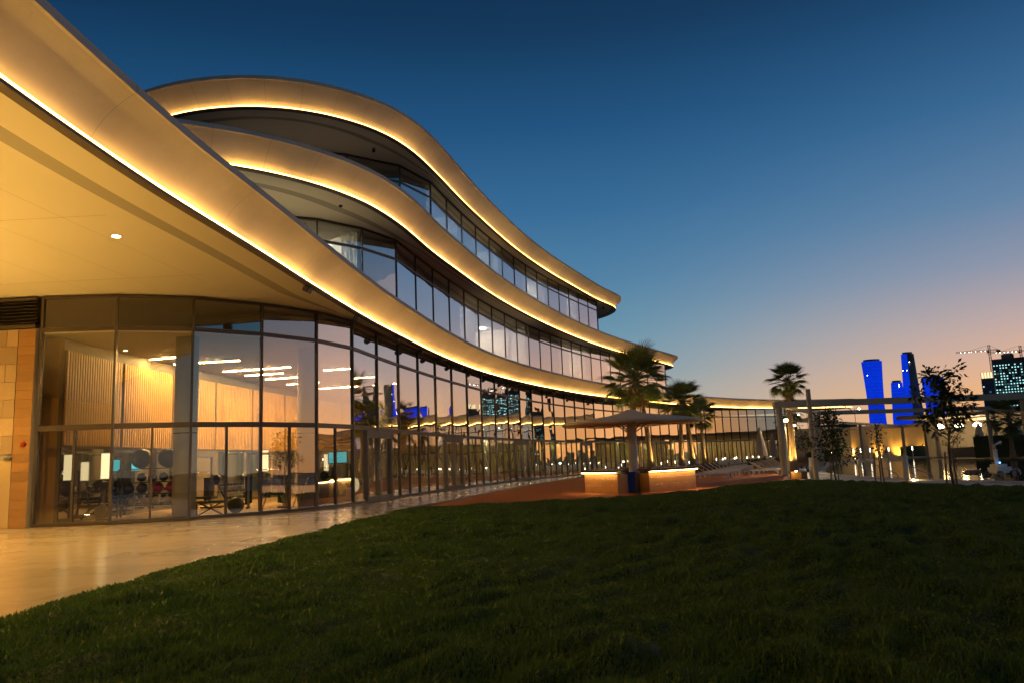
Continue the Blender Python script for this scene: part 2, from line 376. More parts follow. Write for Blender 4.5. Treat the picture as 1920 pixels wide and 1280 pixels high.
def lamp(name, kind, loc, energy, col, parent=None, **k):
    l = bpy.data.lights.new(name, kind); l.energy = energy; l.color = col
    for a, b in k.items():
        if a != 'aim': setattr(l, a, b)
    o = bpy.data.objects.new(name, l); COL.objects.link(o); o.location = loc
    if parent: o.parent = parent
    if 'aim' in k: o.rotation_euler = (Vector(k['aim'])).to_track_quat('-Z', 'Y').to_euler()
    return o
ORD = 'first second third fourth fifth sixth seventh eighth ninth tenth eleventh twelfth thirteenth fourteenth fifteenth sixteenth seventeenth eighteenth nineteenth twentieth twenty-first twenty-second twenty-third twenty-fourth twenty-fifth twenty-sixth twenty-seventh twenty-eighth twenty-ninth thirtieth thirty-first thirty-second thirty-third thirty-fourth thirty-fifth thirty-sixth thirty-seventh thirty-eighth thirty-ninth fortieth'.split()
AMBER = (1.0, .58, .15); WARM = (1.0, .72, .38)
#@@GROUND
# ================================================================== GROUND
GL = [(-15.93, 26.08), (-13.48, 26.2), (-11.19, 26.98), (-9.28, 28.53), (-7.75, 30.48), (-6.82, 32.78), (-6.33, 35.88), (-5.8, 38.98), (-5.2, 42.06), (-4.57, 45.13), (-3.87, 48.19), (-3.12, 51.24), (-2.32, 54.28), (-1.45, 57.3), (-.54, 60.3), (.4, 63.3), (1.42, 66.2), (2.45, 68.9), (3.55, 71.5), (4.7, 74.1), (5.85, 76.6), (7.0, 79.0), (8.2, 81.4)]
far_c = spline([(8.2, 81.4), (11.2, 86.6), (15.2, 92.9), (19.8, 99.3), (24, 104.6), (28.2, 108.8), (33.4, 112.4), (38.1, 114.6), (42.5, 115.8)], 400)
def along(c, dists):
    s = np.concatenate([[0], np.cumsum(np.hypot(*np.diff(c, axis=0).T))])
    return [(float(np.interp(d, s, c[:, 0])), float(np.interp(d, s, c[:, 1]))) for d in dists if d <= s[-1]]
ds = [2.55*k for k in range(1, 14)]; ds += [ds[-1]+1.75*k for k in range(1, 10)]
G = GL + along(far_c, ds)

LAWN = [(-5.84, -8), (-5.84, 9.05), (-5.86, 10.4), (-5.83, 12), (-5.76, 13.4), (-5.64, 14.8), (-5.46, 16.4), (-5.15, 18.6), (-4.8, 22.2), (-4.4, 25.6), (-3.9, 28.2), (-2.6, 28.9), (-.4, 29.3), (1.4, 29.8), (3.8, 30.7), (5.4, 31.9), (7.8, 34.2), (9.8, 36.5), (11.5, 38.6), (13.2, 40.3), (14.3, 40.6), (15.1, 39.4), (15.5, 37), (15.7, 34), (16.2, 31), (16.7, 27), (18, 20), (22, 8), (24, -8)]
LAWN = [(x*.957, y*.957) if y > 5 else (x*.957, y) for x, y in LAWN]      # rim of the turf as it lies on the ground
DECK_IN = [(-4.3, 26.5), (-3.77, 29.3), (-2.71, 33.2), (-1.39, 40.3), (-.3, 45), (1.0, 50.9), (2.8, 58), (5.35, 66.4), (8.6, 74.5), (12.5, 82), (17, 89), (22, 96), (28, 102), (36, 107)]
POOL = [(19, 29), (18.2, 35), (18.0, 41), (18.8, 47), (21.5, 56), (26, 67), (31.5, 80), (40, 96), (50, 105), (62, 109), (78, 104), (92, 88), (96, 60), (80, 34), (55, 22), (32, 20), (22, 23)]
PO = smooth_curve(spline(POOL+[POOL[0]], 120), 4)[:-1]
def offset_ring(c, d):
    t = np.roll(c, -1, 0)-np.roll(c, 1, 0); t /= np.linalg.norm(t, axis=1)[:, None]
    return c+np.stack([-t[:, 1], t[:, 0]], 1)*d
struct('ground', MB().poly([(-900, -300), (3000, -300), (3000, 4000), (-900, 4000)], -.25), 'sand_ground')
ring = offset_ring(PO, .0); outer = offset_ring(PO, -1.0)
if np.ptp(outer[:, 0]) < np.ptp(ring[:, 0]): outer = offset_ring(PO, 1.0)
sgn = -1.0 if np.ptp(offset_ring(PO, -1.0)[:, 0]) > np.ptp(PO[:, 0]) else 1.0
# paved terrace with the pool cut out: strip from pool edge outwards + outer sheet pieces
pav = MB()
o2 = offset_ring(PO, sgn*2.2)
pav.loft([[(*p, -.012) for p in np.vstack([o2, o2[:1]])], [(*p, -.012) for p in np.vstack([PO, PO[:1]])]])
half = len(o2)//2
k0 = int(np.argmin(o2[:, 1])); o2r = np.roll(o2, -k0, 0)
k1 = int(np.argmax(o2r[:, 1]))
left = [tuple(p) for p in o2r[:k1+1]]; right = [tuple(p) for p in o2r[k1:]]+[tuple(o2r[0])]
lx = min(p[0] for p in left); rxx = min(p[0] for p in right)
if lx > rxx: left, right = right[::-1], left[::-1]
pav.poly([(-70, -40)]+[(left[0][0], -40)]+left+[(left[-1][0], 170), (-70, 170)], -.012)
pav.poly([(left[0][0], -40), (150, -40), (150, 170), (left[-1][0], 170)]+[tuple(p) for p in right[::-1]][::1], -.012) if False else pav.poly([(left[-1][0], 170), (150, 170), (150, -40), (left[0][0], -40)]+list(right[::-1] if right[0] == left[-1] else right), -.012)
struct('terrace_paving', pav, 'coping')
cop = MB()
a_, b_ = offset_ring(PO, sgn*.7), PO
cl = lambda r_, z: [(p[0], p[1], z) for p in np.vstack([r_, r_[:1]])]
cop.loft([cl(a_, -.05), cl(a_, .03), cl(b_, .03), cl(b_, -.3)])
cp = struct('pool_coping', cop, 'coping')
struct('pool_water', MB().poly([tuple(p) for p in PO], -.10), 'water')

# wooden terrace deck between the clubhouse path and the lawn
deck_out = [(x*.93, y*.93) if y < 41 else (x, y) for x, y in [(-3.9, 26.9), (-2.6, 27.5), (-.4, 28), (1.4, 28.6), (3.8, 29.5), (5.4, 30.8), (7.8, 33), (9.8, 35.4), (11.5, 37.5), (13.2, 39.4), (14.2, 40.9), (15.2, 44), (17.2, 50.5), (20, 58), (24, 67.5), (29.5, 80), (36, 93), (44, 104)]]
struct('deck', MB().poly(DECK_IN+deck_out[::-1], -.05, .0), 'deck')
kb = MB(); kc = np.array(DECK_IN); kn = normals(kc)
kb.loft([[(*(p), z) for p in kc+kn*o] for o, z in ((-.16, -.02), (-.16, .035), (.0, .035), (.0, -.02))])
struct('path_kerb', kb, 'stone_base')

# stone path: sheet + individually laid slabs near the camera
path = MB().poly([(-40, -12), (-4.6, -12), (-4.5, 16.4), (-3.9, 24)]+DECK_IN+[(41, 110), (41, 117), (-40, 117)], -.02, -.006)
pth = struct('stone_path', path, 'stone_tile')
slab = MB().box((0, 0, -.014), (1.794, 1.194, .028)).mesh('slab', 'stone_tile')
nsl = 0
for j in range(-2, 22):
    yy = 1.2*j+2.4
    for i in range(12):
        xx = -24.2+1.8*i+(.9 if j % 2 else 0)
        if xx > -3.9 or nsl >= 290: continue
        # keep slabs out of the building
        if yy > 25.4 and xx < -10.5: continue
        if yy > 27 and xx < -8.6: continue
        if yy > 29 and xx < -7: continue
        o = inst('slab', slab, pth, (xx, yy, R.uniform(.012, .0155)), rot=(R.uniform(-.0008, .0008), R.uniform(-.0008, .0008), 0)); nsl += 1

# lawn: gently lumpy soil sheet + blades
def inside(px, py, poly):
    r = np.zeros(px.shape, bool); n = len(poly)
    for i in range(n):
        x0, y0 = poly[i]; x1, y1 = poly[(i+1) % n]
        c = ((y0 > py) != (y1 > py)) & (px < (x1-x0)*(py-y0)/(y1-y0+1e-12)+x0)
        r ^= c
    return r
rng = np.random.default_rng(5)
_ph = rng.uniform(0, 6.28, (3, 14)); _dirs = rng.uniform(0, 6.28, 14); _fr = np.array([.6, 1.0, 1.6, 2.4, 3.3, 4.2, 5.1, 6.0, 7.0, 8.0, 9.2, 10.5, 12.0, 14.0])
def lumps(x, y):
    z = np.zeros_like(x)
    for k in range(14):
        z += np.sin(_fr[k]*(x*np.cos(_dirs[k])+y*np.sin(_dirs[k])) + _ph[0, k] + 1.3*np.sin(.31*x+_ph[1, k]) + 1.1*np.sin(.37*y+_ph[2, k]))*(.5 if k < 3 else .42)
    return z
def inside_dist(x, y):
    # distance from the lawn's path-side edge, so that the lumps calm down at the rim
    ex = np.interp(y, [p[1] for p in LAWN[:11]], [p[0] for p in LAWN[:11]]); return np.abs(x-ex)
LP = np.array(spline(LAWN+[LAWN[0]], 500))
LPl = [tuple(p) for p in LP]
def rise(x, y): return np.maximum(.026, .060+.040*lumps(x, y)*np.clip((inside_dist(x, y)-.1)/.6, .2, 1)*np.clip((30-y)/8, .35, 1))
lb = MB()
xs = np.arange(-6.5, 25, .2); ys = np.arange(-8, 41.5, .2)
gx, gy = np.meshgrid(xs, ys, indexing='ij'); gz = rise(gx, gy)
ins = inside(gx+.1, gy+.1, LPl)
vid = {}
for i in range(len(xs)-1):
    for j in range(len(ys)-1):
        if not ins[i, j]: continue
        q = []
        for a, b in ((i, j), (i+1, j), (i+1, j+1), (i, j+1)):
            if (a, b) not in vid: vid[(a, b)] = len(lb.v); lb.v.append((gx[a, b], gy[a, b], gz[a, b]-.012))
            q.append(vid[(a, b)])
        lb.f.append(tuple(q))
lawn = struct('lawn', lb, 'soil', True)
struct('lawn_bed', MB().poly(LAWN, -.015, .019), 'soil')
NB = 900000
r_ = rng.uniform(4.2, 44, NB); ang = np.where(rng.random(NB) < .88, rng.uniform(rad(-38), rad(40), NB), rng.uniform(rad(-80), rad(80), NB))
bx, by = r_*np.sin(ang), r_*np.cos(ang)
k = inside(bx, by, LPl); bx, by, r_ = bx[k], by[k], r_[k]; n = len(bx)
patch = lumps(bx*.9+3, by*.9-2)
bh = (.022+.030*rng.random(n))*(1+.34*patch)*(1+r_*.008); bh = np.clip(bh, .014, .09)
bw = .0042*(1+r_/4.5)
th = rng.uniform(0, 6.28, n); lean = rng.normal(0, .55, n)*bh; ld = rng.uniform(0, 6.28, n)+.6*patch
bz = rise(bx, by)-.006
v = np.empty((n, 3, 3))
v[:, 0] = np.stack([bx-bw*np.cos(th), by-bw*np.sin(th), bz], 1)
v[:, 1] = np.stack([bx+bw*np.cos(th), by+bw*np.sin(th), bz], 1)
v[:, 2] = np.stack([bx+lean*np.cos(ld), by+lean*np.sin(ld), bz+bh], 1)
me = bpy.data.meshes.new('grass'); me.vertices.add(3*n); me.loops.add(3*n); me.polygons.add(n)
me.vertices.foreach_set('co', v.ravel()); me.loops.foreach_set('vertex_index', np.arange(3*n, dtype=np.int32))
me.polygons.foreach_set('loop_start', np.arange(0, 3*n, 3, dtype=np.int32)); me.update(); me.validate()
me.materials.append(MATS['grass'])
go = bpy.data.objects.new('grass', me); COL.objects.link(go); tag(go, 'short dark green grass covering the whole lawn', 'grass', kind='stuff')

# ================================================================== CLUBHOUSE
club = empty('clubhouse', (0, 0, 0), 0, 'curved white three level clubhouse with glass walls and glowing amber roof edges', 'building')
Z1, Z2, Z3 = 7.70, 13.02, 18.36
C1 = [(-7.6, -16), (-7.55, -6), (-7.5, 2), (-7.42, 10.7), (-7.36, 12.7), (-7.22, 15.5), (-7.02, 17.4), (-6.8, 19.5), (-6.56, 22.2), (-6.3, 25.3), (-5.75, 30.5), (-5.0, 35.6), (-3.95, 42), (-2.4, 49), (-.3, 55.8), (2.45, 62.8), (5.8, 70.2), (9.0, 76), (15.5, 86.5), (22.6, 96.2), (28.5, 102.6), (36, 108.6), (43.5, 111.9), (49.5, 113.2)]
C1_back = [(51.2, 114.6), (50.5, 117), (46, 120), (30, 124), (0, 125), (-40, 110), (-45, 40), (-45, -16)]
C2 = [(-30, 24.6), (-22, 24.6), (-16, 24.9), (-12.6, 26.0), (-9.9, 27.3), (-8.1, 28.8), (-6.9, 30.3), (-5.95, 32.0), (-5.3, 34), (-4.75, 36.3), (-4.15, 39.6), (-3.1, 44), (-1.65, 49.8), (.3, 56.3), (2.75, 63.3), (5.7, 70.7), (9.3, 78.6), (13.5, 86.4), (18.2, 94.4), (20.2, 97.9)]
C2_back = [(20.9, 99.8), (20.3, 102), (18.5, 103.5), (10, 103), (-10, 96), (-30, 70)]
C3 = [(-30, 44), (-24, 39.5), (-19.5, 36.4), (-16.8, 34.9), (-15.1, 34.1), (-13.8, 33.75), (-12.4, 33.6), (-11, 33.7), (-9.6, 34.1), (-8.3, 34.8), (-7.1, 35.8), (-6.1, 37), (-5.25, 38.6), (-4.6, 40.5), (-3.9, 43.2), (-3.0, 47), (-1.8, 51.6), (.4, 59.1), (3.0, 66.4), (6.1, 73.8), (8.8, 80), (11.2, 84.6)]
C3_back = [(12.15, 86.6), (12.0, 88.6), (11.2, 91), (9, 94), (2, 94), (-14, 86), (-30, 70)]
KS = {1: 1.047, 2: 1.03, 3: 1.017}
def canopy(front, back, z, nf, inner, seams, name):
    """one storey's curved roof edge: fascia leaning outwards, LED strip, ledge, groove, soffit, roof"""
    front = [(p[0]*KS[name], p[1]*KS[name]) for p in front]; back = [(p[0]*KS[name], p[1]*KS[name]) for p in back]
    fc = smooth_curve(spline(front, nf), 6); bc = smooth_curve(spline([front[-1]]+back, 60), 3)
    c = np.vstack([fc, bc[1:]])
    for _ in range(3): c[1:-1] = .25*c[:-2]+.5*c[1:-1]+.25*c[2:]
    n_ = normals(c)
    def row(o, dz, sc_=None):
        oo = o if sc_ is None else (o*sc_)[:, None]
        return [(p[0], p[1], z+dz) for p in c+n_*oo]
    inn = np.array([inner(*p) for p in c])
    prof = [(-.20, .02), (-.12, .18), (-.01, .36), (.13, .54), (.31, .72), (.50, .87), (.68, .98)] if name == 1 else [(-.20, .02), (-.09, .18), (.04, .36), (.19, .54), (.36, .72), (.52, .86), (.68, .98)]
    fas = MB().loft([row(o, d) for o, d in prof]).build('roof_fascia', 'plaster', club, True)
    MB().loft([row(o, d) for o, d in ((.68, .98), (.735, 1.0), (.745, 1.17), (.5, 1.20), (-.5, 1.18))]).build('parapet', 'plaster', fas)
    # LED strip sits in the angle between ledge and fascia
    MB().loft([row(o, d) for o, d in ((.0, -.03), (.05, -.03), (.05, .02), (.0, .02), (.0, -.03))]).build('led_strip', {1: 'led', 2: 'led_middle', 3: 'led_top'}[name], fas)
    MB().loft([row(o, d) for o, d in ((-.20, .02), (-.20, -.035), (.055, -.04), (.055, -.115), (-.16, -.12))]).build('ledge', 'frame_grey', fas)
    k = inn
    MB().loft([row(-.16, -.12), row(-1., -.09, k*1.0), row(-1., .02, k*1.0)]).build('soffit_band', 'soffit', fas)
    MB().loft([row(-1., .02, k*1.0), row(-1.62, .03, k)]).build('soffit_groove', 'soffit_dark', fas)
    edge = [(p[0], p[1]) for p in c-n_*(1.62*k)[:, None]]
    MB().poly(edge, z+.031, z+.11).build('soffit', 'soffit', fas)
    MB().poly([(p[0], p[1]) for p in c-n_*.3], z+1.08, z+1.15).build('roof', 'concrete', fas)
    # panel joints as thin recessed-looking strips proud by 2 mm
    for i in seams(len(fc)):
        t_ = np.gradient(c, axis=0)[i]; t_ /= np.linalg.norm(t_)
        rows = []
        for sg in (-1, 1):
            rows.append([(c[i][0]+n_[i][0]*(o+.003)+t_[0]*sg*.008, c[i][1]+n_[i][1]*(o+.003)+t_[1]*sg*.008, z+d-.003) for o, d in prof+[(.738, 1.0), (.748, 1.17)]])
        MB().loft(rows).build('panel_joint', 'soffit_dark', fas)
    return fas, c, n_
def inner1(x, y): return 1.0 if y < 27 else max(.22, 1.0-(y-27)/7*.78) if y < 56 else min(1, .22+(y-56)/30*.7)
can1 = canopy(C1, C1_back, Z1, 260, inner1, lambda n_: range(5, n_, 9), 1)
can2 = canopy(C2, C2_back, Z2, 200, lambda x, y: max(.4, 1.2-(y-33)/8*.8) if y > 33 else 1.2, lambda n_: range(4, n_, 4), 2)
can3 = canopy(C3, C3_back, Z3, 200, lambda x, y: max(.3, .9-(y-38)/6*.6) if y > 38 else .9, lambda n_: range(4, n_, 4), 3)

jc, jn = can1[1][:150], can1[2][:150]
for off in (3.3, 5.2, 7.4):
    MB().loft([[(p[0], p[1], Z1+.0285) for p in (jc-jn*(off+d)) if p[1] < 25.6] for d in (0, .012)]).build('soffit_joint', 'soffit_dark', can1[0])
for yy in (6.0, 12.0, 18.0, 24.0):
    MB().bar((-26, yy+.6, Z1+.030), (-9.6, yy, Z1+.030), .012, .004).build('soffit_joint', 'soffit_dark', can1[0])
# ---- curtain walls
def curtain_wall(pts, bands, depth=.16, wid=.075, split=(), mid=()):
    """pts = mullion plan points; bands = list of (z0,z1); split = bands with a half mullion"""
    cw = MB(); hd = MB()
    z0, z1 = bands[0][0], bands[-1][1]
    for i in range(len(pts)-1):
        a, b = Vector((*pts[i], 0)), Vector((*pts[i+1], 0))
        cw.bar(a+Vector((0, 0, z0-.05)), b+Vector((0, 0, z0-.05)), depth*1.1, .10)
        hd.bar(a+Vector((0, 0, z1+.04)), b+Vector((0, 0, z1+.04)), depth*1.05, .09)
    wall = cw.build('curtain_wall', 'frame', club); hd.build('head_rail', 'frame', wall)
    ub = unit_box('frame'); gb = unit_box('glass')
    for i, p in enumerate(pts):
        q0 = pts[max(i-1, 0)]; q1 = pts[min(i+1, len(pts)-1)]; a = math.atan2(q1[1]-q0[1], q1[0]-q0[0])
        inst('mullion', ub, wall, (*p, (z0+z1)/2), (wid, depth, z1-z0+.16), (0, 0, a))
    for i in range(len(pts)-1):
        p, q = Vector(pts[i]), Vector(pts[i+1]); d = q-p; a = math.atan2(d.y, d.x); L_ = d.length; m_ = (p+q)/2
        for k_, (b0, b1) in enumerate(bands):
            if k_ < len(bands)-1:
                zt = (b1+bands[k_+1][0])/2
                inst('transom', ub, wall, (m_.x, m_.y, zt), (L_-wid, depth*.8, bands[k_+1][0]-b1+.02), (0, 0, a))
            segs = [(0, 1)] if k_ not in split else [(0, .5), (.5, 1)]
            for s0, s1 in segs:
                cc = p+d*((s0+s1)/2)
                inst('pane', gb, wall, (cc.x, cc.y, (b0+b1)/2), (L_*(s1-s0)-wid*.9, .024, b1-b0+.01), (R.gauss(0, .0022), R.gauss(0, .0010), a+R.gauss(0, .0022)))
            if k_ in split:
                inst('half_mullion', ub, wall, (m_.x, m_.y, (b0+b1)/2), (wid*.85, depth*.8, b1-b0), (0, 0, a))
    return wall
w1 = curtain_wall(G, [(.12, 3.14), (3.30, 6.48), (6.6, 7.62)], split=(0,))
FAR2 = [p for p in G if p[1] > 82 and p[1] < 99.5]
P2 = [(-24, 32.2), (-20, 32.3), (-16.2, 32.7), (-12.6, 33.6), (-10.6, 34.2), (-8.85, 35.0), (-7.1, 36.7)]+G[7:23]+FAR2
w2 = curtain_wall(P2, [(8.75, 11.95), (12.05, 12.95)], wid=.055, depth=.12)
P3 = [(-22, 40), (-18, 38.9), (-15, 38.7), (-11.6, 39.3), (-8.6, 40.4), (-6.0, 42.3)]+G[9:23]+[(9.4, 83.8)]
w3 = curtain_wall(P3, [(14.0, 17.33), (17.43, 18.3)], wid=.055, depth=.12)
# glazed return walls at the right-hand ends
curtain_wall([(9.4, 83.8), (8.6, 86.4), (7.2, 88.8)], [(14.0, 17.33), (17.43, 18.3)])
e2 = P2[-1]; curtain_wall([e2, (e2[0]-.9, e2[1]+2.3), (e2[0]-2.4, e2[1]+4.4)], [(8.75, 11.95), (12.05, 12.95)])
e1 = G[-1]; curtain_wall([e1, (e1[0]+.6, e1[1]+2.2)], [(.12, 3.14), (3.30, 6.48), (6.6, 7.62)])
# doors framed around every other entrance mullion
def door(i, w_=.52):
    p, c_2, q = Vector(G[i-1]), Vector(G[i]), Vector(G[i+1])
    a = c_2+(p-c_2)*w_; b = c_2+(q-c_2)*w_
    n2 = Vector(((q-p).y, -(q-p).x)).normalized()*.06
    m = MB()
    for pt in (a, c_2, b): m.box((pt.x+n2.x, pt.y+n2.y, 1.58), (.16, .16, 3.04), math.atan2((q-p).y, (q-p).x))
    for s0, s1 in ((a, c_2), (c_2, b)):
        for z_, h_ in ((.16, .2), (2.98, .3)): m.bar((s0.x+n2.x, s0.y+n2.y, z_), (s1.x+n2.x, s1.y+n2.y, z_), .13, h_)
    d = m.build('door', 'frame_grey', club)
    h = MB()
    for s0 in (-.16, .16):
        cc = c_2+(q-p).normalized()*s0+n2*2.2
        h.tube([(cc.x, cc.y, .9), (cc.x, cc.y, 1.7)], .018, 6)
    h.build('handle', 'steel', d)
for i in (6, 10, 15, 21): door(i)

# ---- slabs, floors, back walls
def back_offset(pts, d): 
    c = np.array(pts, float); return [tuple(p) for p in c-normals(c)*d]
def slab_between(name, pts, d, z0, z1, mat, parent=club):
    inn = back_offset(pts, .02); bk = back_offset(pts, d)
    m = MB()
    for i in range(len(pts)-1): m.poly([inn[i], inn[i+1], bk[i+1], bk[i]], z0, z1)
    return m.build(name, mat, parent)
back1 = [(-15.75, 27.0), (-15.7, 31), (-15.3, 36), (-14.6, 42), (-13.6, 48), (-12, 55), (-9.6, 62), (-5, 71), (0, 80), (8, 92), (18, 104), (28, 113), (38, 120), (43, 122)]
roomp = [G[0]]+G[1:]+back1[::-1]
struct_floor = MB().poly(roomp, -.004, .05).build('floor', 'floor_wood', club)
MB().poly(roomp, 6.42, 6.5).build('ceiling', 'ceiling', club)
# wing walls closing the glazed hall
bw = MB()
for i in range(len(back1)-1):
    bw.bar((*back1[i], 3.25), (*back1[i+1], 3.25), .12, 6.4)
bwall = bw.build('back_wall', 'dark_wall', club)
MB().bar((-15.72, 27.08, 3.25), (-19.5, 27.5, 3.25), .12, 6.4).build('return_wall', 'slat_wood', bwall)
# vertical timber slats on the back wall (upper band) and mirrors below
bc_ = np.array(spline(back1[:8], 900)); s = np.concatenate([[0], np.cumsum(np.hypot(*np.diff(bc_, axis=0).T))])
slm = MB().box((0, 0, 0), (.115, .06, 3.3)).mesh('slat', 'slat_wood')
bk = MB()
bn = normals(bc_)
for i in range(0, len(bc_)-20, 20):
    p = bc_[i]+bn[i]*.09; q = bc_[i+20]+bn[i+20]*.09
    bk.bar((*p, 4.35), (*q, 4.35), .04, 3.3)
sb = bk.build('slat_backing', 'slat_back', club)
dd = .1
for k_ in range(290):
    x_, y_ = np.interp(dd, s, bc_[:, 0]), np.interp(dd, s, bc_[:, 1]); nx, ny = np.interp(dd, s, bn[:, 0]), np.interp(dd, s, bn[:, 1])
    if (k_ % 24) != 23: inst('slat', slm, sb, (x_+nx*.14, y_+ny*.14, 4.35), rot=(0, 0, math.atan2(-nx, ny)))
    dd += .165
mir = MB()
for i in range(0, len(bc_)-60, 60):
    if (i//60) % 4 == 3: continue
    p = bc_[i]+bn[i]*.1; q = bc_[i+54]+bn[i+54]*.1
    mir.bar((*p, 1.4), (*q, 1.4), .03, 2.4)
mir.build('mirror', 'mirror', bwall)
# round columns just inside the glass
colm = MB().lathe([(.42, .05), (.42, 6.42)], 28)
for i in (1.9, 4.4, 7.4, 10.4, 13.4, 16.4, 19.4, 22.5, 25.5, 28.5):
    a = np.array(G[int(i)]); b = np.array(G[int(i)+1]); p = a+(b-a)*(i-int(i)); t_ = (b-a)/np.linalg.norm(b-a); p = p+np.array([-t_[1], t_[0]])*1.15
    o = MB().lathe([(.40, .05), (.40, 6.43)], 28, (p[0], p[1], 0)).build('column', 'white', club, True)
    MB().lathe([(.408, 2.96), (.408, 3.0)], 28, (p[0], p[1], 0)).build('joint_ring', 'frame', o)
# upper floors
def upper(pts, zf, zc, depth, lit, parts_every):
    slab_between('floor', pts, depth, zf-.12, zf, 'concrete')
    slab_between('ceiling', pts, depth, zc, zc+.1, 'ceiling')
    bk2 = back_offset(pts, depth); m = MB()
    for i in range(len(pts)-1): m.bar((*bk2[i], (zf+zc)/2), (*bk2[i+1], (zf+zc)/2), .1, zc-zf)
    m.build('room_back_wall', 'room_wall', club)
    inn = back_offset(pts, .3); md = back_offset(pts, depth-.05)
    walls = set()
    for i in range(1, len(pts)-1):
        if (i in lit) != (i-1 in lit) or i % parts_every == 0: walls.add(i)
    for i in walls:
        MB().bar((*inn[i], (zf+zc)/2), (*md[i], (zf+zc)/2), .1, zc-zf).build('partition', 'room_wall', club)
    m2 = back_offset(pts, 3.6)
    for i in lit:
        c_2 = (Vector(m2[i])+Vector(m2[i+1]))/2; d = Vector(m2[i+1])-Vector(m2[i])
        f = MB().box((c_2.x, c_2.y, zc-.03), (.5, .34, .05), math.atan2(d.y, d.x)).build('ceiling_light', 'room_light', club)
    cu = back_offset(pts, .34)
    for i in range(len(pts)-1):
        p, q = Vector(cu[i]), Vector(cu[i+1]); d = q-p
        if R.random() < .62:
            s0 = R.choice([0.02, .02, .62, .55, .3]); wd = R.uniform(.16, .40)
            rows = [[], []]
            nn = 12; nrm_ = Vector((d.y, -d.x)).normalized()
            for k_ in range(nn+1):
                pt = p+d*(s0+wd*k_/nn)+nrm_*(.05*math.sin(k_*2.2)); rows[0].append((pt.x, pt.y, zf+.04)); rows[1].append((pt.x, pt.y, zc-.04))
            MB().loft(rows).build('curtain', 'fabric_curtain', club)
upper(P2, 8.75, 12.9, 5.5, [2, 3, 4, 5, 11, 12, 13, 14, 15, 19, 20, 21, 24] , 4)
upper(P3, 13.97, 18.2, 5.5, [6, 7, 8, 9, 10, 13, 14, 17], 4)
# drapes and lit bays along the far hall
cuw = back_offset(G, .5)
for i in range(11, len(G)-1):
    p, q = Vector(cuw[i]), Vector(cuw[i+1]); d = q-p; nrm_ = Vector((d.y, -d.x)).normalized()
    for s0, wd in ((.05, R.uniform(.1, .22)), (.52, R.uniform(.1, .25))):
        if R.random() < .25: continue
        rows = [[], []]
        for k_ in range(9):
            pt = p+d*(s0+wd*k_/8)+nrm_*(.06*math.sin(k_*2.1)); rows[0].append((pt.x, pt.y, .06)); rows[1].append((pt.x, pt.y, 3.2))
        MB().loft(rows).build('curtain', R.choice(['green_curtain', 'green_curtain', 'fabric_curtain', 'amber_curtain']), club)
# blank rear volumes so that the storeys are closed towards the back
for z0, z1, pts in ((7.0, 12.7, [(-44, 38), (-26, 39), (-13, 46), (-6, 66), (5, 90), (8, 100), (-10, 95), (-44, 70)]), (12.7, 18.2, [(-30, 46), (-22, 47), (-12, 49), (-6, 66), (2, 86), (2, 90), (-14, 84), (-30, 68)])):
    MB().poly(pts, z0, z1).build('rear_wall', 'plaster', club)

# ---- stone clad wall with the service door and louvre at far left
wl = MB(); wx0, wy0, wx1, wy1 = -30, 27.2, -16.05, 26.05
wv = Vector((wx1-wx0, wy1-wy0)); wa = math.atan2(wv.y, wv.x); wn_ = Vector((wv.y, -wv.x)).normalized()
wl.bar((wx0, wy0, 3.3), (wx1, wy1, 3.3), .2, 6.6)
swall = wl.build('stone_wall', 'soffit_dark', club)
MB().bar((-30, 27.2, 3.85), (-31, -18, 3.85), .4, 7.7).build('side_wall', 'cream', club)
tb = unit_box('travertine'); tw_ = unit_box('wood_cladding')
Lw = wv.length; ud = wv.normalized()
door0, door1 = Lw-1.70, Lw-.62
row = 0; zz_ = 0.02
while zz_ < 6.55:
    h_ = min(.6, 6.58-zz_); x_ = Lw-.62-9.4-(0.4 if row % 2 else 0)
    while x_ < Lw-.63:
        w_ = min(.9, Lw-.62-x_)
        if not (zz_ < 2.2 and x_+w_ > door0-.02) or w_ < .05:
            if w_ > .04:
                c_2 = Vector((wx0, wy0))+ud*(x_+w_/2)+wn_*(.11+R.uniform(0, .012))
                inst('stone_tile', tb, swall, (c_2.x, c_2.y, zz_+h_/2), (w_-.012, .06, h_-.012), (0, 0, wa))
        elif x_ < door0-.1:
            w2_ = door0-.02-x_
            c_2 = Vector((wx0, wy0))+ud*(x_+w2_/2)+wn_*.115
            inst('stone_tile', tb, swall, (c_2.x, c_2.y, zz_+h_/2), (w2_-.012, .06, h_-.012), (0, 0, wa))
        x_ += .9
    # timber boards between the stone and the glass
    zb = zz_
    c_2 = Vector((wx0, wy0))+ud*(Lw-.31)+wn_*.10
    for hh in (h_/2*.5, h_/2*1.5):
        inst('board', tw_, swall, (c_2.x, c_2.y, zz_+hh), (.6, .06, h_/2-.008), (0, 0, wa))
    zz_ += .6; row += 1
c_2 = Vector((wx0, wy0))+ud*((door0+door1)/2)+wn_*.10
sd = MB().box((c_2.x, c_2.y, 1.12), (1.06, .06, 2.2), wa).build('door', 'cream', club)
hp = Vector((wx0, wy0))+ud*(door1-.62)+wn_*.16
MB().box((hp.x, hp.y, 1.02), (.05, .03, .26), wa).tube([(hp.x, hp.y, 1.05), (hp.x+wn_.x*.06, hp.y+wn_.y*.06, 1.05), (hp.x+wn_.x*.06-.13, hp.y+wn_.y*.06, 1.05)], .013, 6).build('handle', 'dull_steel', sd)
cl_ = Vector((wx0, wy0))+ud*(door1-.1)+wn_*.17
MB().box((cl_.x, cl_.y, 2.28), (.24, .09, .07), wa).build('closer', 'dull_steel', sd)
rb = Vector((wx0, wy0))+ud*(Lw-.22)+wn_*.17
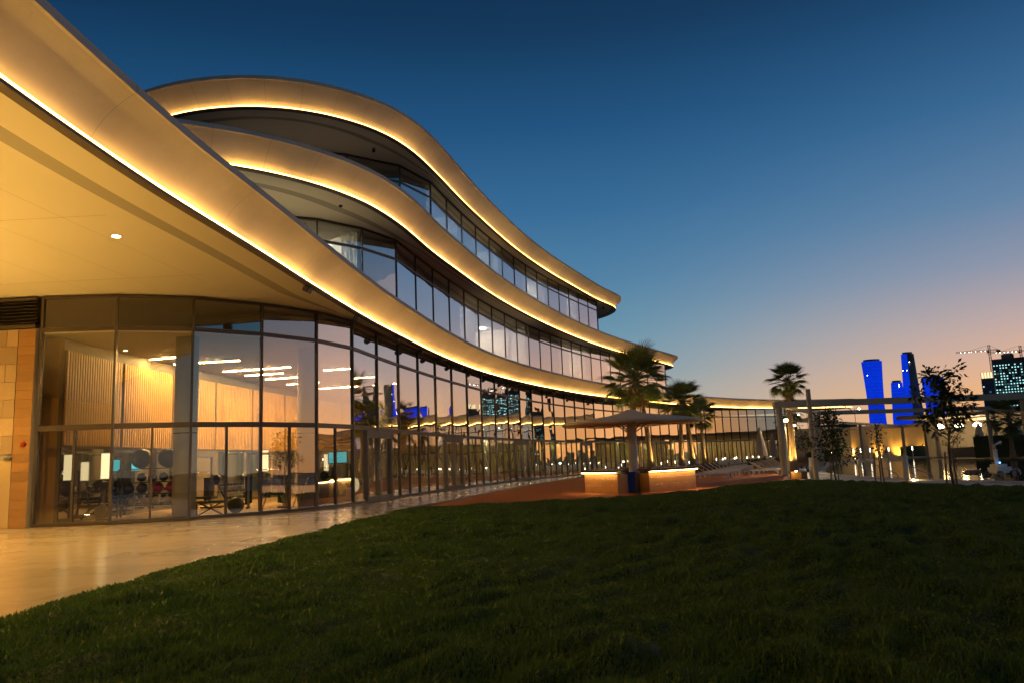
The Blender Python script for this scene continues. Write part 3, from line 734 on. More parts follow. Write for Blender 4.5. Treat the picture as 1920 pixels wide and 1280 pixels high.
al = MB().box((rb.x, rb.y, 2.72), (.13, .07, .13), wa).build('fire_alarm', 'red'); tag(al, 'small red fire alarm box on the timber strip beside the stone wall', 'alarm')
lv = MB()
a = Vector((wx0, wy0))+ud*(Lw-9)+wn_*.02; b = Vector((wx0, wy0))+ud*(Lw-.05)+wn_*.02
lv.bar((a.x, a.y, 6.68), (b.x, b.y, 6.68), .24, .12); lv.bar((a.x, a.y, 7.62), (b.x, b.y, 7.62), .22, .1)
lvo = lv.build('louvre', 'frame', club)
MB().bar((a.x-wn_.x*.2, a.y-wn_.y*.2, 7.15), (b.x-wn_.x*.2, b.y-wn_.y*.2, 7.15), .04, .9).build('louvre_back', 'black', lvo)
for k_ in range(7):
    z_ = 6.81+.115*k_
    MB().loft([[(a.x+wn_.x*o, a.y+wn_.y*o, z_+d), (b.x+wn_.x*o, b.y+wn_.y*o, z_+d)] for o, d in ((.1, .0), (-.06, .075), (-.06, .062), (.1, -.014), (.1, 0))]).build('blade', 'frame', lvo)
#@@LIGHTS
# ================================================================== LAMPS ON THE CLUBHOUSE
def downlight(x, y, z, label, energy, group='downlights set in the big soffit'):
    t = empty('downlight', (x, y, z), 0, label, 'light', group)
    MB().lathe([(.11, -.012), (.14, -.012), (.14, .0), (.11, 0)], 20).build('trim', 'frame_grey', t)
    MB().lathe([(.105, -.018), (.105, -.012)], 20).build('lens', 'lamp', t)
    lamp('light', 'SPOT', (0, 0, -.05), energy, AMBER, t, spot_size=rad(150), spot_blend=.8, shadow_soft_size=.1, aim=(0, 0, -1))
    return t
DZ = Z1+.031
downlight(-10.23, 19.68, DZ, 'round recessed downlight shining in the amber soffit above the path', 1500)
for x, y, w_ in ((-14.5, 20.5, 'nearest the stone wall'), (-19, 20.5, 'beyond the stone wall end'), (-10.6, 13.0, 'left of the camera'), (-15, 13, 'deep under the canopy left of the camera'), (-10.6, 6, 'beside the camera under the canopy'), (-15.5, 6, 'deepest under the canopy beside the camera')):  # further downlights, added to bring up the path and soffit
    downlight(x, y, DZ, 'added round recessed downlight in the soffit, '+w_, 1700)
def added_ground_uplight(x, y, label, e):  # added lamps out of view that brighten the big soffit
    t = empty('added_ground_uplight', (x, y, .02), 0, label, 'light', 'added uplights set in the stone path')
    MB().lathe([(.12, 0), (.12, .02), (.1, .024)], 18).build('trim', 'dull_steel', t); MB().lathe([(.095, .022), (.095, .028)], 18).build('lens', 'lamp', t)
    lamp('light', 'SPOT', (0, 0, .08), e, (1, .54, .095), t, spot_size=rad(140), spot_blend=.9, shadow_soft_size=.1, aim=(0, 0, 1))
for x, y, e, w_ in ((-10.6, 9.5, 1300, 'nearest the lawn'), (-13.8, 13.5, 2000, 'third from the lawn'), (-17.5, 18.5, 2200, 'second nearest the stone wall'), (-18.6, 23.5, 1100, 'nearest the stone wall'), (-14, 4, 900, 'beside the photographer')):
    added_ground_uplight(x, y, 'added round uplight in the stone path left of the view, '+w_, e)
for k_, (x, y) in enumerate(((-11.5, 37.0), (-8.2, 38.4))):  # added lamps that lift the dark top soffit
    t = empty('added_terrace_uplight', (x, y, Z2+1.16), 0, 'added uplight on the middle roof washing the top soffit, %s one' % ('left', 'right')[k_], 'light', 'added uplights on the middle roof')
    MB().lathe([(.09, 0), (.1, .1), (.09, .1)], 14).build('housing', 'black', t); MB().lathe([(.085, .09), (.085, .1)], 14).build('lens', 'lamp', t)
    lamp('light', 'SPOT', (0, 0, .14), 26, (1, .66, .34), t, spot_size=rad(150), spot_blend=.8, shadow_soft_size=.1, aim=(0, 0, 1))
for k_, (x, y) in enumerate(((-11.5, 31.0), (-8.6, 32.6), (-15.5, 30.0))):  # added lamps hidden behind the parapet to lighten the middle soffit
    t = empty('added_terrace_uplight', (x, y, Z1+1.155), 0, 'added uplight on the first roof washing the middle soffit, %s from the right' % ('second', 'first', 'third')[k_], 'light', 'added uplights on the first roof')
    MB().lathe([(.09, 0), (.1, .1), (.09, .1)], 14).build('housing', 'black', t); MB().lathe([(.085, .09), (.085, .1)], 14).build('lens', 'lamp', t)
    lamp('light', 'SPOT', (0, 0, .14), 130, (1, .74, .34), t, spot_size=rad(150), spot_blend=.8, shadow_soft_size=.1, aim=(0, 0, 1))
# small floodlights along the first ledge
fc, fn = can1[1], can1[2]
s1 = np.concatenate([[0], np.cumsum(np.hypot(*np.diff(fc, axis=0).T))])
def at_y(yv, off):
    i = int(np.argmin(np.abs(fc[:235, 1]-yv))); return fc[i]+fn[i]*off, math.atan2(fn[i][1], fn[i][0])
fl_mesh = MB().box((.0, 0, -.13), (.22, .30, .16), 0, .45).mesh('housing', 'frame_grey')
fl_br = MB().box((0, -.12, -.04), (.04, .02, .12)).box((0, .12, -.04), (.04, .02, .12)).mesh('bracket', 'black')
for k_, yv in enumerate((25.4, 31.2, 36.3, 40.8, 44.6, 48.6, 52.5, 56.5, 60.5, 64.5, 68.5, 73, 78, 84)):
    p, a = at_y(yv, -.12)
    t = empty('floodlight', (p[0], p[1], Z1-.12), a, 'small grey box floodlight under the lowest roof edge, %s from the left' % ORD[k_], 'floodlight', 'floodlights under the lowest roof edge')
    inst('housing', fl_mesh, t, (0, 0, 0)); inst('bracket', fl_br, t, (0, 0, 0))
# security cameras under the upper soffits
for p, z_, lb_ in (((-7.3, 33.0), Z2+.03, 'small dark dome camera under the middle roof soffit'), ((-7.0, 39.8), Z3+.03, 'small dark dome camera under the top roof soffit'), ((10.5, 87), Z3+.03, 'small dome camera under the tip of the top roof')):
    t = empty('dome_camera', (*p, z_), 0, lb_, 'camera')
    MB().lathe([(.07, -.1), (.07, 0)], 12).build('mount', 'frame_grey', t); MB().ball((0, 0, -.14), .09, 12, 8).build('dome', 'black', t, True)
# interior strip lights in the hall
strips = [(-16.1, 32.64, -13.9, 32.1), (-15.0, 34.3, -12.0, 33.9), (-14.0, 37.5, -10.6, 36.8), (-13.2, 41.4, -10.8, 40.8), (-12.9, 44.3, -11.0, 43.8), (-13.6, 39.4, -11.6, 39.0), (-11.8, 47.4, -9.4, 46.8), (-11.0, 51, -8.6, 50.4), (-10.2, 55, -7.8, 54.4), (-9.4, 38.6, -7.9, 38.2), (-8.9, 42.6, -7.3, 42.2), (-8.4, 46.6, -6.8, 46.2), (-8.8, 59, -6.4, 58.4), (-7.2, 63.5, -4.8, 62.9), (-5.4, 68, -3, 67.4), (-3.6, 72.5, -1.2, 71.9), (-1.6, 77, .8, 76.4), (.8, 81.5, 3.2, 80.9), (4.5, 87, 6.9, 86.4), (9, 93, 11.4, 92.4), (14, 99, 16.4, 98.4), (20, 105, 22.4, 104.4), (27, 110.5, 29.4, 110)]
strips = [q_ for q_ in strips if q_[1] < 50]
for i in range(11, len(G)-1):  # added strip lights under added baffles, to light the far drapes
    a_ = np.array(G[i]); b_ = np.array(G[i+1]); t_ = (b_-a_)/np.linalg.norm(b_-a_); n2 = np.array([-t_[1], t_[0]]); p_ = a_+n2*1.05; q_ = b_+n2*1.05
    cv = MB().bar((*p_, 3.30), (*q_, 3.30), .5, .05).build('added_baffle', 'ceiling', club)
    MB().bar((*(p_-n2*-.12), 3.262), (*(q_-n2*-.12), 3.262), .03, .016).build('added_cove_light', 'added_cove', cv)
for k_, (x0, y0, x1, y1) in enumerate(strips):
    x0 = max(x0, -15.3)
    t = empty('strip_light', ((x0+x1)/2, (y0+y1)/2, 6.40), math.atan2(y1-y0, x1-x0), 'slim white ceiling strip light in the glazed hall, %s from the front' % ORD[k_], 'ceiling light', 'ceiling strip lights in the hall')
    L_ = math.hypot(x1-x0, y1-y0)
    MB().box((0, 0, 0), (L_+.06, .16, .05)).build('trough', 'white', t); MB().box((0, 0, -.03), (L_, .11, .02)).build('diffuser', 'strip_light', t)
for k_, (x, y) in enumerate(((-12.6, 29.2), (-11.9, 30.8), (-9.8, 31.5))):
    t = empty('hall_spotlight', (x, y, 6.42), 0, ('tiny spot lamp in the gym ceiling nearest the front glass', 'tiny spot lamp in the gym ceiling above the ball rack', 'tiny spot lamp in the gym ceiling over the step machines')[k_], 'light')
    MB().lathe([(.06, -.03), (.08, -.03), (.08, 0), (.06, 0)], 14).build('trim', 'white', t); MB().lathe([(.058, -.02), (.058, -.01)], 14).build('lens', 'lamp', t)
#@@GYM
# ================================================================== GYM
def lantern(x, y, z, label):
    t = empty('wall_lantern', (x, y, z), 0, label, 'lamp')
    MB().box((0, 0, 0), (.26, .26, .92)).build('shade', 'lantern', t)
    for s0 in (-.47, .47): MB().box((0, 0, s0), (.3, .3, .03)).build('cap', 'dull_steel', t)
lantern(-14.95, 28.7, 1.95, 'tall glowing lantern hanging left of the black exercise balls')
lantern(-11.2, 35.0, 2.0, 'tall glowing lantern deeper in the gym behind the cable machine')
lantern(-9.5, 39.5, 1.9, 'slim glowing lantern behind the first glass door')
rack = empty('ball_rack', (-13.75, 29.6, .05), rad(12), 'black steel rack stacked with exercise balls behind the glass', 'rack')
for sx in (-1.05, 1.05):
    for sy in (-.22, .22): MB().box((sx, sy, .88), (.05, .05, 1.76)).build('post', 'black', rack)
for z_ in (.42, .82, 1.25, 1.75): MB().box((0, 0, z_), (2.1, .46, .035)).build('shelf', 'black', rack)
def rk(lx, ly, lz): 
    v_ = Matrix.Rotation(rad(12), 3, 'Z') @ Vector((lx, ly, lz)); return (v_.x-13.75, v_.y+29.6, v_.z+.05)
for lx, lb_ in ((-.32, 'large black exercise ball on top of the rack, left one'), (.62, 'large black exercise ball on top of the rack, right one')):
    tag(MB().ball((0, 0, 0), .375, 28, 16).build('exercise_ball', 'rubber', None, True), lb_, 'ball', 'large exercise balls').location = rk(lx, 0, 1.765+.372)
pos = [('shelf under the big balls', 1.268, .17, (-.30, .08, .46, .84), 'rubber'), ('second lowest shelf', .838, .205, (-.75, -.27), 'rubber'), ('second lowest shelf', .838, .2, (.28, .74), 'red'), ('lowest shelf', .438, .14, (-.6, -.2, .2, .6), 'cream')]
for nm, z_, r0, xs_, mt in pos:
    for q_, lx in enumerate(xs_):
        tag(MB().ball((0, 0, 0), r0, 20, 12).build('medicine_ball', mt, None, True), '%s ball on the rack\'s %s, %s from the left' % ({'rubber': 'black', 'red': 'red', 'cream': 'pale'}[mt], nm, ('first', 'second', 'third', 'fourth')[q_]), 'ball', 'balls on the rack').location = rk(lx, 0, z_+r0)
tag(MB().box((0, 0, .2), (.36, .3, .4)).box((0, -.16, .2), (.3, .02, .3)).build('plyo_box', 'black'), 'square black box on the rack left of the small balls', 'box').location = rk(-.78, 0, 1.268)
def dumbbell_rack(x, y, rz, label):
    t = empty('dumbbell_rack', (x, y, .05), rz, label, 'rack')
    for sx in (-.9, .9): MB().bar((sx, -.28, 0), (sx, .22, .95), .06).bar((sx, -.28, .03), (sx, .3, .03), .06).build('side_frame', 'black', t)
    for yy, z_ in ((-.18, .3), (0, .6), (.14, .88)): MB().box((0, yy, z_), (1.8, .2, .03)).build('shelf', 'dull_steel', t)
    for yy, z_ in ((-.18, .3), (0, .6), (.14, .88)):
        for k_ in range(6):
            xx = -.72+.29*k_
            MB().tube([(xx, yy-.12, z_+.08), (xx, yy+.12, z_+.08)], .02, 6).tube([(xx, yy-.15, z_+.085), (xx, yy-.06, z_+.085)], .065, 10).tube([(xx, yy+.06, z_+.085), (xx, yy+.15, z_+.085)], .065, 10).build('dumbbell', 'black', t)
dumbbell_rack(-14.6, 31.6, rad(8), 'three tier rack of dumbbells behind the first glass bays')
dumbbell_rack(-12.9, 36.0, rad(80), 'rack of dumbbells along the slatted wall deeper in the gym')
def bike(x, y, rz, label):
    t = empty('exercise_bike', (x, y, .05), rz, label, 'exercise bike')
    MB().tube([(-.5, 0, .05), (-.1, 0, .4), (.35, 0, .55), (.5, 0, 1.1)], .05, 8).tube([(-.1, 0, .4), (-.3, 0, .95)], .035, 8).build('frame', 'black', t, True)
    MB().tube([(-.5, -.25, .04), (-.5, .25, .04)], .035, 8).build('foot', 'dull_steel', t); MB().tube([(.5, -.25, .04), (.5, .25, .04)], .035, 8).build('foot', 'dull_steel', t)
    MB().tube([(.42, -.03, .34), (.42, .03, .34)], .28, 22).build('flywheel', 'dull_steel', t)
    MB().box((-.32, 0, .98), (.28, .18, .07)).build('saddle', 'rubber', t)
    MB().tube([(.62, -.22, 1.16), (.5, -.2, 1.1), (.5, .2, 1.1), (.62, .22, 1.16)], .018, 6).build('handlebar', 'steel', t)
    MB().box((.56, 0, 1.24), (.05, .3, .22), 0, .4).build('console', 'black', t)
bike(-15.1, 28.1, rad(-20), 'exercise bike behind the leftmost glass bay')
bike(-8.0, 36.2, rad(60), 'exercise bike behind the first glass door')
bike(-6.6, 45.6, rad(70), 'exercise bike behind the second glass door')
def cable_machine(x, y, rz, label, plates=True):
    t = empty('cable_machine', (x, y, .05), rz, label, 'gym machine')
    for sx in (-.75, .75):
        MB().box((sx, 0, 1.12), (.09, .09, 2.24)).build('upright', 'dull_steel', t)
        MB().box((sx, 0, .03), (.1, 1.1, .06)).build('base', 'black', t)
        MB().box((sx, .2, .75), (.28, .2, 1.1)).build('weight_stack', 'black', t)
    MB().box((0, 0, 2.22), (1.6, .09, .1)).build('crossbar', 'dull_steel', t)
    MB().tube([(-.45, -.1, 1.55), (.45, -.1, 1.55)], .022, 8).build('bar', 'steel', t)
    MB().box((0, -.35, .48), (.34, .9, .09)).build('bench_pad', 'rubber', t); MB().box((0, -.62, .8), (.34, .09, .7), 0).build('back_pad', 'rubber', t)
    if plates:
        for sx in (-.95, .95): MB().tube([(sx-.04, -.1, 1.2), (sx+.04, -.1, 1.2)], .22, 18).build('weight_plate', 'rubber', t)
    return t
cable_machine(-10.5, 33.2, rad(15), 'cable machine with dark weight stacks in the middle of the gym')
cable_machine(-8.9, 32.6, rad(40), 'weight machine near the bent corner of the glass')
cable_machine(-13.6, 33.8, rad(70), 'weight machine beside the slatted wall behind the ball rack')
cable_machine(-9.3, 37.0, rad(60), 'weight machine deeper behind the round column')
def squat_frame(x, y, rz, label):
    t = empty('step_machine', (x, y, .05), rz, label, 'gym machine')
    for sy in (-.28, .28):
        MB().tube([(-.5, sy, .03), (-.12, sy, 1.15), (0, sy, 1.22), (.12, sy, 1.15), (.5, sy, .03)], .03, 8).build('side_frame', 'steel', t, True)
    MB().bar((-.34, -.28, .5), (-.34, .28, .5), .05).bar((.34, -.28, .5), (.34, .28, .5), .05).build('rung', 'dull_steel', t)
    MB().box((0, 0, .62), (.42, .5, .08)).build('pad', 'rubber', t)
squat_frame(-9.35, 30.35, rad(30), 'pale steel arched step machine just behind the third glass bay')
squat_frame(-8.35, 31.5, rad(40), 'pale steel arched step machine by the bent glass corner')
bn2 = empty('flat_bench', (-11.2, 28.9, .05), rad(15), 'flat black weight bench on crossed legs behind the second bay', 'bench')
MB().box((0, 0, .46), (1.15, .3, .08)).build('pad', 'rubber', bn2)
for sy in (-.12, .12): MB().bar((-.4, sy, 0), (.35, sy, .42), .04).bar((.4, sy, 0), (-.35, sy, .42), .04).build('leg', 'black', bn2)
stp = empty('aerobic_steps', (-11.75, 28.25, .05), rad(15), 'low stack of red and black aerobic steps on the gym floor', 'step stack')
for k_ in range(4): MB().box((0, 0, .06+.115*k_), (.62, .34, .1)).build('step', 'red' if k_ % 2 else 'black', stp)
tag(MB().ball((0, 0, 0), .3, 22, 12).build('exercise_ball', 'rubber', None, True), 'black exercise ball on the gym floor beside the bench', 'ball').location = (-10.35, 29.1, .352)
for x, y, rz, lb_ in ((-9.0, 33.9, rad(-70), 'bright cyan television screen above the machines near the column'), (-15.1, 31.2, rad(0), 'small cyan television on the wall behind the leftmost bay'), (-7.7, 33.9, rad(-70), 'narrow cyan television edge beside the corner glass')):
    t = empty('television', (x, y, 2.0), rz, lb_, 'television')
    MB().box((0, 0, 0), (.06, .82, .52)).build('casing', 'black', t); MB().box((.034, 0, 0), (.004, .76, .45)).build('screen', 'tv', t); MB().box((-.034, 0, 0), (.004, .76, .45)).build('screen', 'tv', t)
    MB().tube([(0, 0, -.26), (0, 0, -1.95)], .03, 8).build('stand', 'dull_steel', t)
pn = empty('reception_desk', (-7.9, 34.6, .05), rad(78), 'reception counter with a glowing edge behind the glass left of the first door', 'counter')
MB().box((0, 0, .5), (2.6, .5, 1.0)).build('front', 'cream', pn); MB().box((0, 0, 1.04), (2.7, .6, .06)).build('top', 'white', pn); MB().box((0, -.31, .98), (2.6, .02, .04)).build('led_strip', 'led_white', pn)
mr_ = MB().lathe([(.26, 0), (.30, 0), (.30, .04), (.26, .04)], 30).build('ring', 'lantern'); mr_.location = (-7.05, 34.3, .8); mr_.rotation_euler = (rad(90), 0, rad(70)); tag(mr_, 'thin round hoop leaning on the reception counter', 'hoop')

# ================================================================== BAR UNDER THE SHADE
def arc_counter(name, pts, label):
    t = empty(name, (0, 0, 0), 0, label, 'bar counter', 'curved bar counters under the shade')
    c = spline(pts, 26); n_ = normals(c)
    row_ = lambda o, z_: [(p[0], p[1], z_) for p in c+n_*o]
    def ends(m, prof):
        k0_ = len(m.v)
        for i in (0, -1): m.add([(c[i][0]+n_[i][0]*o, c[i][1]+n_[i][1]*o, z_) for o, z_ in prof], [tuple(range(len(prof)))])
    def shell(prof, nm, mt, par=t, sm=False):
        m = MB().loft([row_(o, z_) for o, z_ in prof+[prof[0]]]); ends(m, prof); return m.build(nm, mt, par, sm)
    fp = shell([(0, .0), (0, .80), (-.62, .80), (-.62, 0)], 'body', 'bronze_panel')
    shell([(.14, .88), (.14, 1.0), (-.72, 1.0), (-.72, .88)], 'counter_top', 'dark_stone')
    shell([(-.03, .80), (-.03, .882), (-.6, .882), (-.6, .80)], 'shadow_gap', 'dark_stone')
    shell([(.125, .856), (.125, .878), (.085, .878), (.085, .856)], 'led_strip', 'led_white')
    # punched slots in two rows, their highlights painted as glow, and panel seams
    L_ = np.concatenate([[0], np.cumsum(np.hypot(*np.diff(c, axis=0).T))])
    for z_, st, wd in ((.62, .17, .085), (.33, .27, .075)):
        d_ = .15
        while d_ < L_[-1]-.15:
            if R.random() < (.9 if z_ > .5 else .62):
                x_, y_ = np.interp(d_, L_, c[:, 0]), np.interp(d_, L_, c[:, 1]); nx, ny = np.interp(d_, L_, n_[:, 0]), np.interp(d_, L_, n_[:, 1])
                MB().box((x_+nx*.002, y_+ny*.002, z_), (wd, .008, .012), math.atan2(-nx, ny)).build('slot', 'slot_glint', fp)
            d_ += st
    d_ = 1.05
    while d_ < L_[-1]-.2:
        x_, y_ = np.interp(d_, L_, c[:, 0]), np.interp(d_, L_, c[:, 1]); nx, ny = np.interp(d_, L_, n_[:, 0]), np.interp(d_, L_, n_[:, 1])
        MB().box((x_, y_, .4), (.008, .006, .78), math.atan2(-nx, ny)).build('seam', 'soffit_dark', fp); d_ += 1.05
    return t
BC = Vector((5.75, 37.0))
arc_counter('bar_counter', [(3.05, 36.1), (3.28, 35.1), (3.68, 34.2), (4.22, 33.5)], 'curved bar counter with glowing edge, left of the umbrella pole')
arc_counter('bar_counter', [(5.55, 33.5), (6.5, 34.1), (7.4, 35.0), (8.05, 36.1), (8.25, 36.8)], 'curved bar counter with glowing edge, right of the umbrella pole')
bb = empty('bar_back_counter', (5.9, 39.3, 0), rad(0), 'dark rear bar counter behind the umbrella pole', 'bar counter')
MB().box((0, 0, .45), (4.2, .6, .9)).build('body', 'dark_stone', bb); MB().box((0, 0, .95), (4.4, .75, .08)).build('counter_top', 'dark_stone', bb); MB().box((0, -.36, .885), (4.2, .03, .035)).build('led_strip', 'led_white', bb)
cl2 = empty('cool_box', (4.75, 34.6, 0), rad(-6), 'blue plastic cool box on wheels between the bar counters', 'cool box')
MB().box((0, 0, .44), (.72, .6, .74)).build('body', 'blue_plastic', cl2); MB().box((0, 0, .84), (.76, .64, .07)).build('lid', 'blue_plastic', cl2)
for sx in (-.28, .28): MB().tube([(sx-.03, -.28, .05), (sx+.03, -.28, .05)], .05, 10).build('wheel', 'dull_steel', cl2)
bn_ = empty('waste_bin', (5.52, 34.9, 0), 0, 'black waste bin right of the umbrella pole between the counters', 'bin')
MB().lathe([(.17, 0), (.19, .05), (.21, .72), (.2, .74)], 16).build('body', 'black', bn_, True); MB().lathe([(.215, .74), (.215, .78), (.1, .83)], 16).build('lid', 'rubber', bn_, True)
um = empty('shade_umbrella', (5.15, 35.0, 0), 0, 'huge round cream shade umbrella on a thick pole over the bar', 'umbrella')
MB().lathe([(.24, 0), (.24, .02), (.225, .04), (.205, 3.0), (.26, 3.14)], 24).build('pole', 'pale_post', um, True)
prof = [(.02, 3.62), (.18, 3.59), (.45, 3.47), (.9, 3.36), (1.6, 3.26), (2.3, 3.18), (2.8, 3.11), (3.02, 3.06), (3.08, 3.0), (3.05, 2.95), (2.9, 2.93)]
n = 64; m = MB(); rows = []
for r0, z_ in prof: rows.append([(r0*math.cos(2*math.pi*k_/n), r0*math.sin(2*math.pi*k_/n), z_+.035*math.cos(8*2*math.pi*k_/n)*(r0/3.08)**2*.6) for k_ in range(n+1)])
cn = m.loft(rows[::-1]).build('canopy', 'canvas', um, True)
und = [(2.9, 2.93), (2.2, 2.98), (1.4, 3.03), (.7, 3.08), (.22, 3.12)]
MB().loft([[(r0*math.cos(2*math.pi*k_/n), r0*math.sin(2*math.pi*k_/n), z_+.02*math.cos(8*2*math.pi*k_/n)*(r0/3.)**2) for k_ in range(n+1)] for r0, z_ in und[::-1]]).build('lining', 'canvas', um, True)
for k_ in range(8):
    a = 2*math.pi*(k_+.5)/8; MB().bar((.2*math.cos(a), .2*math.sin(a), 2.98), (2.75*math.cos(a), 2.75*math.sin(a), 2.95), .05).build('rib', 'beige_post', um)
for k_ in range(4):
    a = 2*math.pi*(k_+.25)/4; MB().bar((.2*math.cos(a), .2*math.sin(a), 2.6), (.8*math.cos(a), .8*math.sin(a), 2.96), .045).build('strut', 'beige_post', um)

# ================================================================== PALMS
def frond_mesh(name, mat, pet=.75, bl=.85, nseg=20, droop=.35, spread=2.5):
    m = MB()
    # petiole
    m.tube([(0, 0, 0), (pet*.5, 0, .05), (pet, 0, .02)], [.022, .016, .011], 4, False)
    for k_ in range(nseg):
        a = (k_/(nseg-1)-.5)*spread
        ln = bl*(1-.28*abs(a)/(spread/2))*R.uniform(.92, 1.06)
        d = Vector((math.cos(a), math.sin(a), .10*abs(math.sin(a))))
        sd = Vector((-math.sin(a), math.cos(a), 0))
        b0 = Vector((pet, 0, .02)); wd = .029
        fold = Vector((0, 0, .02 if k_ % 2 else -.02))
        p1 = b0+d*ln*.30; p2 = b0+d*ln*.68+Vector((0, 0, -droop*.10*ln)); p3 = b0+d*ln*.98+Vector((0, 0, -droop*R.uniform(.35, .75)*ln))
        m.add([b0-sd*.008, b0+sd*.008, p1+sd*wd+fold, p1-sd*wd-fold, p2+sd*wd*.62, p2-sd*wd*.62, p3], [(0, 1, 2, 3), (3, 2, 4, 5), (5, 4, 6)])
    return m.mesh(name, mat)
FR = [frond_mesh('frond', 'palm_leaf', .8, .9, 20, .3), frond_mesh('frond', 'palm_leaf', .9, .85, 18, .6), frond_mesh('frond', 'palm_leaf', .7, .95, 22, .2)]
FRD = [frond_mesh('dry_frond', 'dead_leaf', .55, .8, 14, .9, 1.8)]
def palm(x, y, h, lean, label, scale=1.0, nf=38, z0=0.0, uplight=60, lp=None, r0=.2):
    t = empty('fan_palm', (x, y, z0), R.uniform(0, 6), label, 'palm tree', 'fan palms')
    ax, ay = lean
    m = MB(); pts = []; rs = []
    nst = 26
    for k_ in range(nst+1):
        u = k_/nst; pts.append((ax*u*u, ay*u*u, h*u)); rs.append((r0*1.35-(r0*.45)*min(1, u*4)-(.3*r0)*u)*(1+.05*(k_ % 2)))
    m.tube(pts, rs, 12); tr = m.build('trunk', 'trunk_bark', t, True)
    # stubs of old leaf bases below the crown
    m = MB()
    for k_ in range(46):
        u = R.uniform(.72, .99); a = R.uniform(0, 6.28); p = Vector((ax*u*u, ay*u*u, h*u)); d = Vector((math.cos(a), math.sin(a), .9))
        m.bar(p+d*.05, p+d*R.uniform(.22, .34), .05, .03)
    m.build('leaf_base', 'trunk_bark', tr)
    top = Vector((ax, ay, h))
    for k_ in range(nf):
        u = (k_+.5)/nf; el_ = rad(84-u*132+R.uniform(-10, 10)); az = k_*2.399+R.uniform(-.25, .25); sc_ = scale*R.uniform(.85, 1.12)*(.85 if el_ > 1.1 else 1)
        inst('frond', R.choice(FR), t, tuple(top+Vector((0, 0, .15*(1-u)*scale-.1))), (sc_,)*3, (R.uniform(-.4, .4), -el_, az))
    for k_ in range(9):
        az = k_*2.399+.7; inst('dry_frond', FRD[0], t, tuple(top+Vector((0, 0, -.25))), (scale*R.uniform(.7, .95),)*3, (R.uniform(-.5, .5), rad(R.uniform(52, 78)), az))
    if uplight:
        for k_, (lx, ly) in enumerate(lp or ((.9, -.7),)):
            f = MB().lathe([(.07, 0), (.09, .02), (.09, .2), (.07, .2)], 12, (0, 0, 0)).build('uplight', 'black', t)
            ml = Matrix.Rotation(-t.rotation_euler.z, 3, 'Z') @ Vector((lx, ly, 0)); f.location = ml
            MB().lathe([(.066, .185), (.066, .195)], 12).build('lens', 'lamp', f)
            lamp('light', 'SPOT', (0, 0, .24), uplight*1.9, AMBER, f, spot_size=rad(80), spot_blend=.6, shadow_soft_size=.05, aim=Matrix.Rotation(0, 3, 'Z') @ Vector((-ml.x*.95, -ml.y*.95, h*.8)))
    return t
#   planter strip carrying the palm row
PL = [(8.6, 55), (10.4, 60), (12.8, 66), (16, 74), (20, 82), (24.5, 90)]
pc = spline(PL, 40); pn_ = normals(pc)
plt = empty('palm_planter', (0, 0, 0), 0, 'long low dark stone planter carrying the palm row behind the loungers', 'planter')
MB().loft([[(*(p), z_) for p in pc+pn_*o] for o, z_ in ((.9, -.02), (.9, .55), (.72, .55), (.72, .4), (-.72, .4), (-.72, .55), (-.9, .55), (-.9, -.02))]).build('wall', 'dark_stone', plt)
MB().loft([[(*(p), .46) for p in pc+pn_*o] for o in (.72, -.72)]).build('soil', 'soil', plt)
palm(8.35, 56.0, 6.5, (-.3, .2), 'largest fan palm, left end of the row behind the bar umbrella', 1.8, 46, .4, 520, ((.6, -.45), (-.4, -.6)), .24)
palm(10.4, 61.5, 6.9, (.7, .3), 'fan palm second from left, partly hidden behind the largest palm', 1.6, 34, .4, 520, ((.6, -.45),), .24)
palm(14.9, 71.5, 5.7, (.3, .2), 'fan palm third from left, above the right edge of the bar umbrella', 1.55, 38, .4, 420, ((.6, -.45),), .25)
palm(16.9, 76.0, 6.0, (.6, .2), 'fan palm fourth from left with its trunk beside the third', 1.5, 36, .4, 520, ((.6, -.45),), .24)
palm(19.8, 83.5, 5.2, (.5, .5), 'shorter fan palm at the right end of the row', 1.45, 34, .4, 520, ((.6, -.45),), .24)
palm(19.35, 55.4, 6.45, (-.6, .2), 'fan palm with a curved trunk standing behind the pergola post', 1.02, 60, .0, 700, ((.75, -.6), (-.7, -.5)), .25)
palm(23.6, 68.0, 5.0, (-.7, .2), 'slender second fan palm behind the pergola post', .9, 26, .0, 300, ((.6, -.6),), .2)
#@@FURN
# ================================================================== LOUNGERS
def make_lounger():
    t = empty('sun_lounger', (0, 0, 0), 0)
    # +X = foot end, length 2.1 m
    fr = MB()
    for sy in (-.36, .36): fr.box((0, sy, .32), (2.1, .05, .09))
    for sx in (-1.03, 1.03): fr.box((sx, 0, .32), (.05, .70, .09))
    fr.build('frame', 'white', t)
    for sx in (-1.0, .99):
        for sy in (-.35, .35): MB().box((sx, sy, .14), (.09, .06, .28)).build('leg', 'white', t)
    sl_ = MB()
    for k_ in range(11): sl_.box((-.22+.115*k_, 0, .375), (.092, .66, .02))
    tag(sl_.build('seat_slat', 'white', t), kind='stuff')
    bk_ = MB(); a = rad(36)
    for k_ in range(7):
        d = .06+.115*k_; bk_.box((-.30-math.cos(a)*d, 0, .385+math.sin(a)*d), (.092, .66, .02), 0, a)
    for sy in (-.33, .33): bk_.bar((-.28, sy, .37), (-.28-math.cos(a)*.86, sy, .37+math.sin(a)*.86), .035, .03)
    tag(bk_.build('backrest', 'white', t), kind='stuff')
    MB().bar((-.8, 0, .33), (-.74, 0, .68), .03).build('support', 'dull_steel', t)
    return t
lg = make_lounger(); ordn = ['nearest', 'second', 'third', 'fourth', 'fifth', 'sixth', 'seventh', 'eighth', 'ninth', 'tenth', 'eleventh', 'twelfth', 'farthest']
first = True
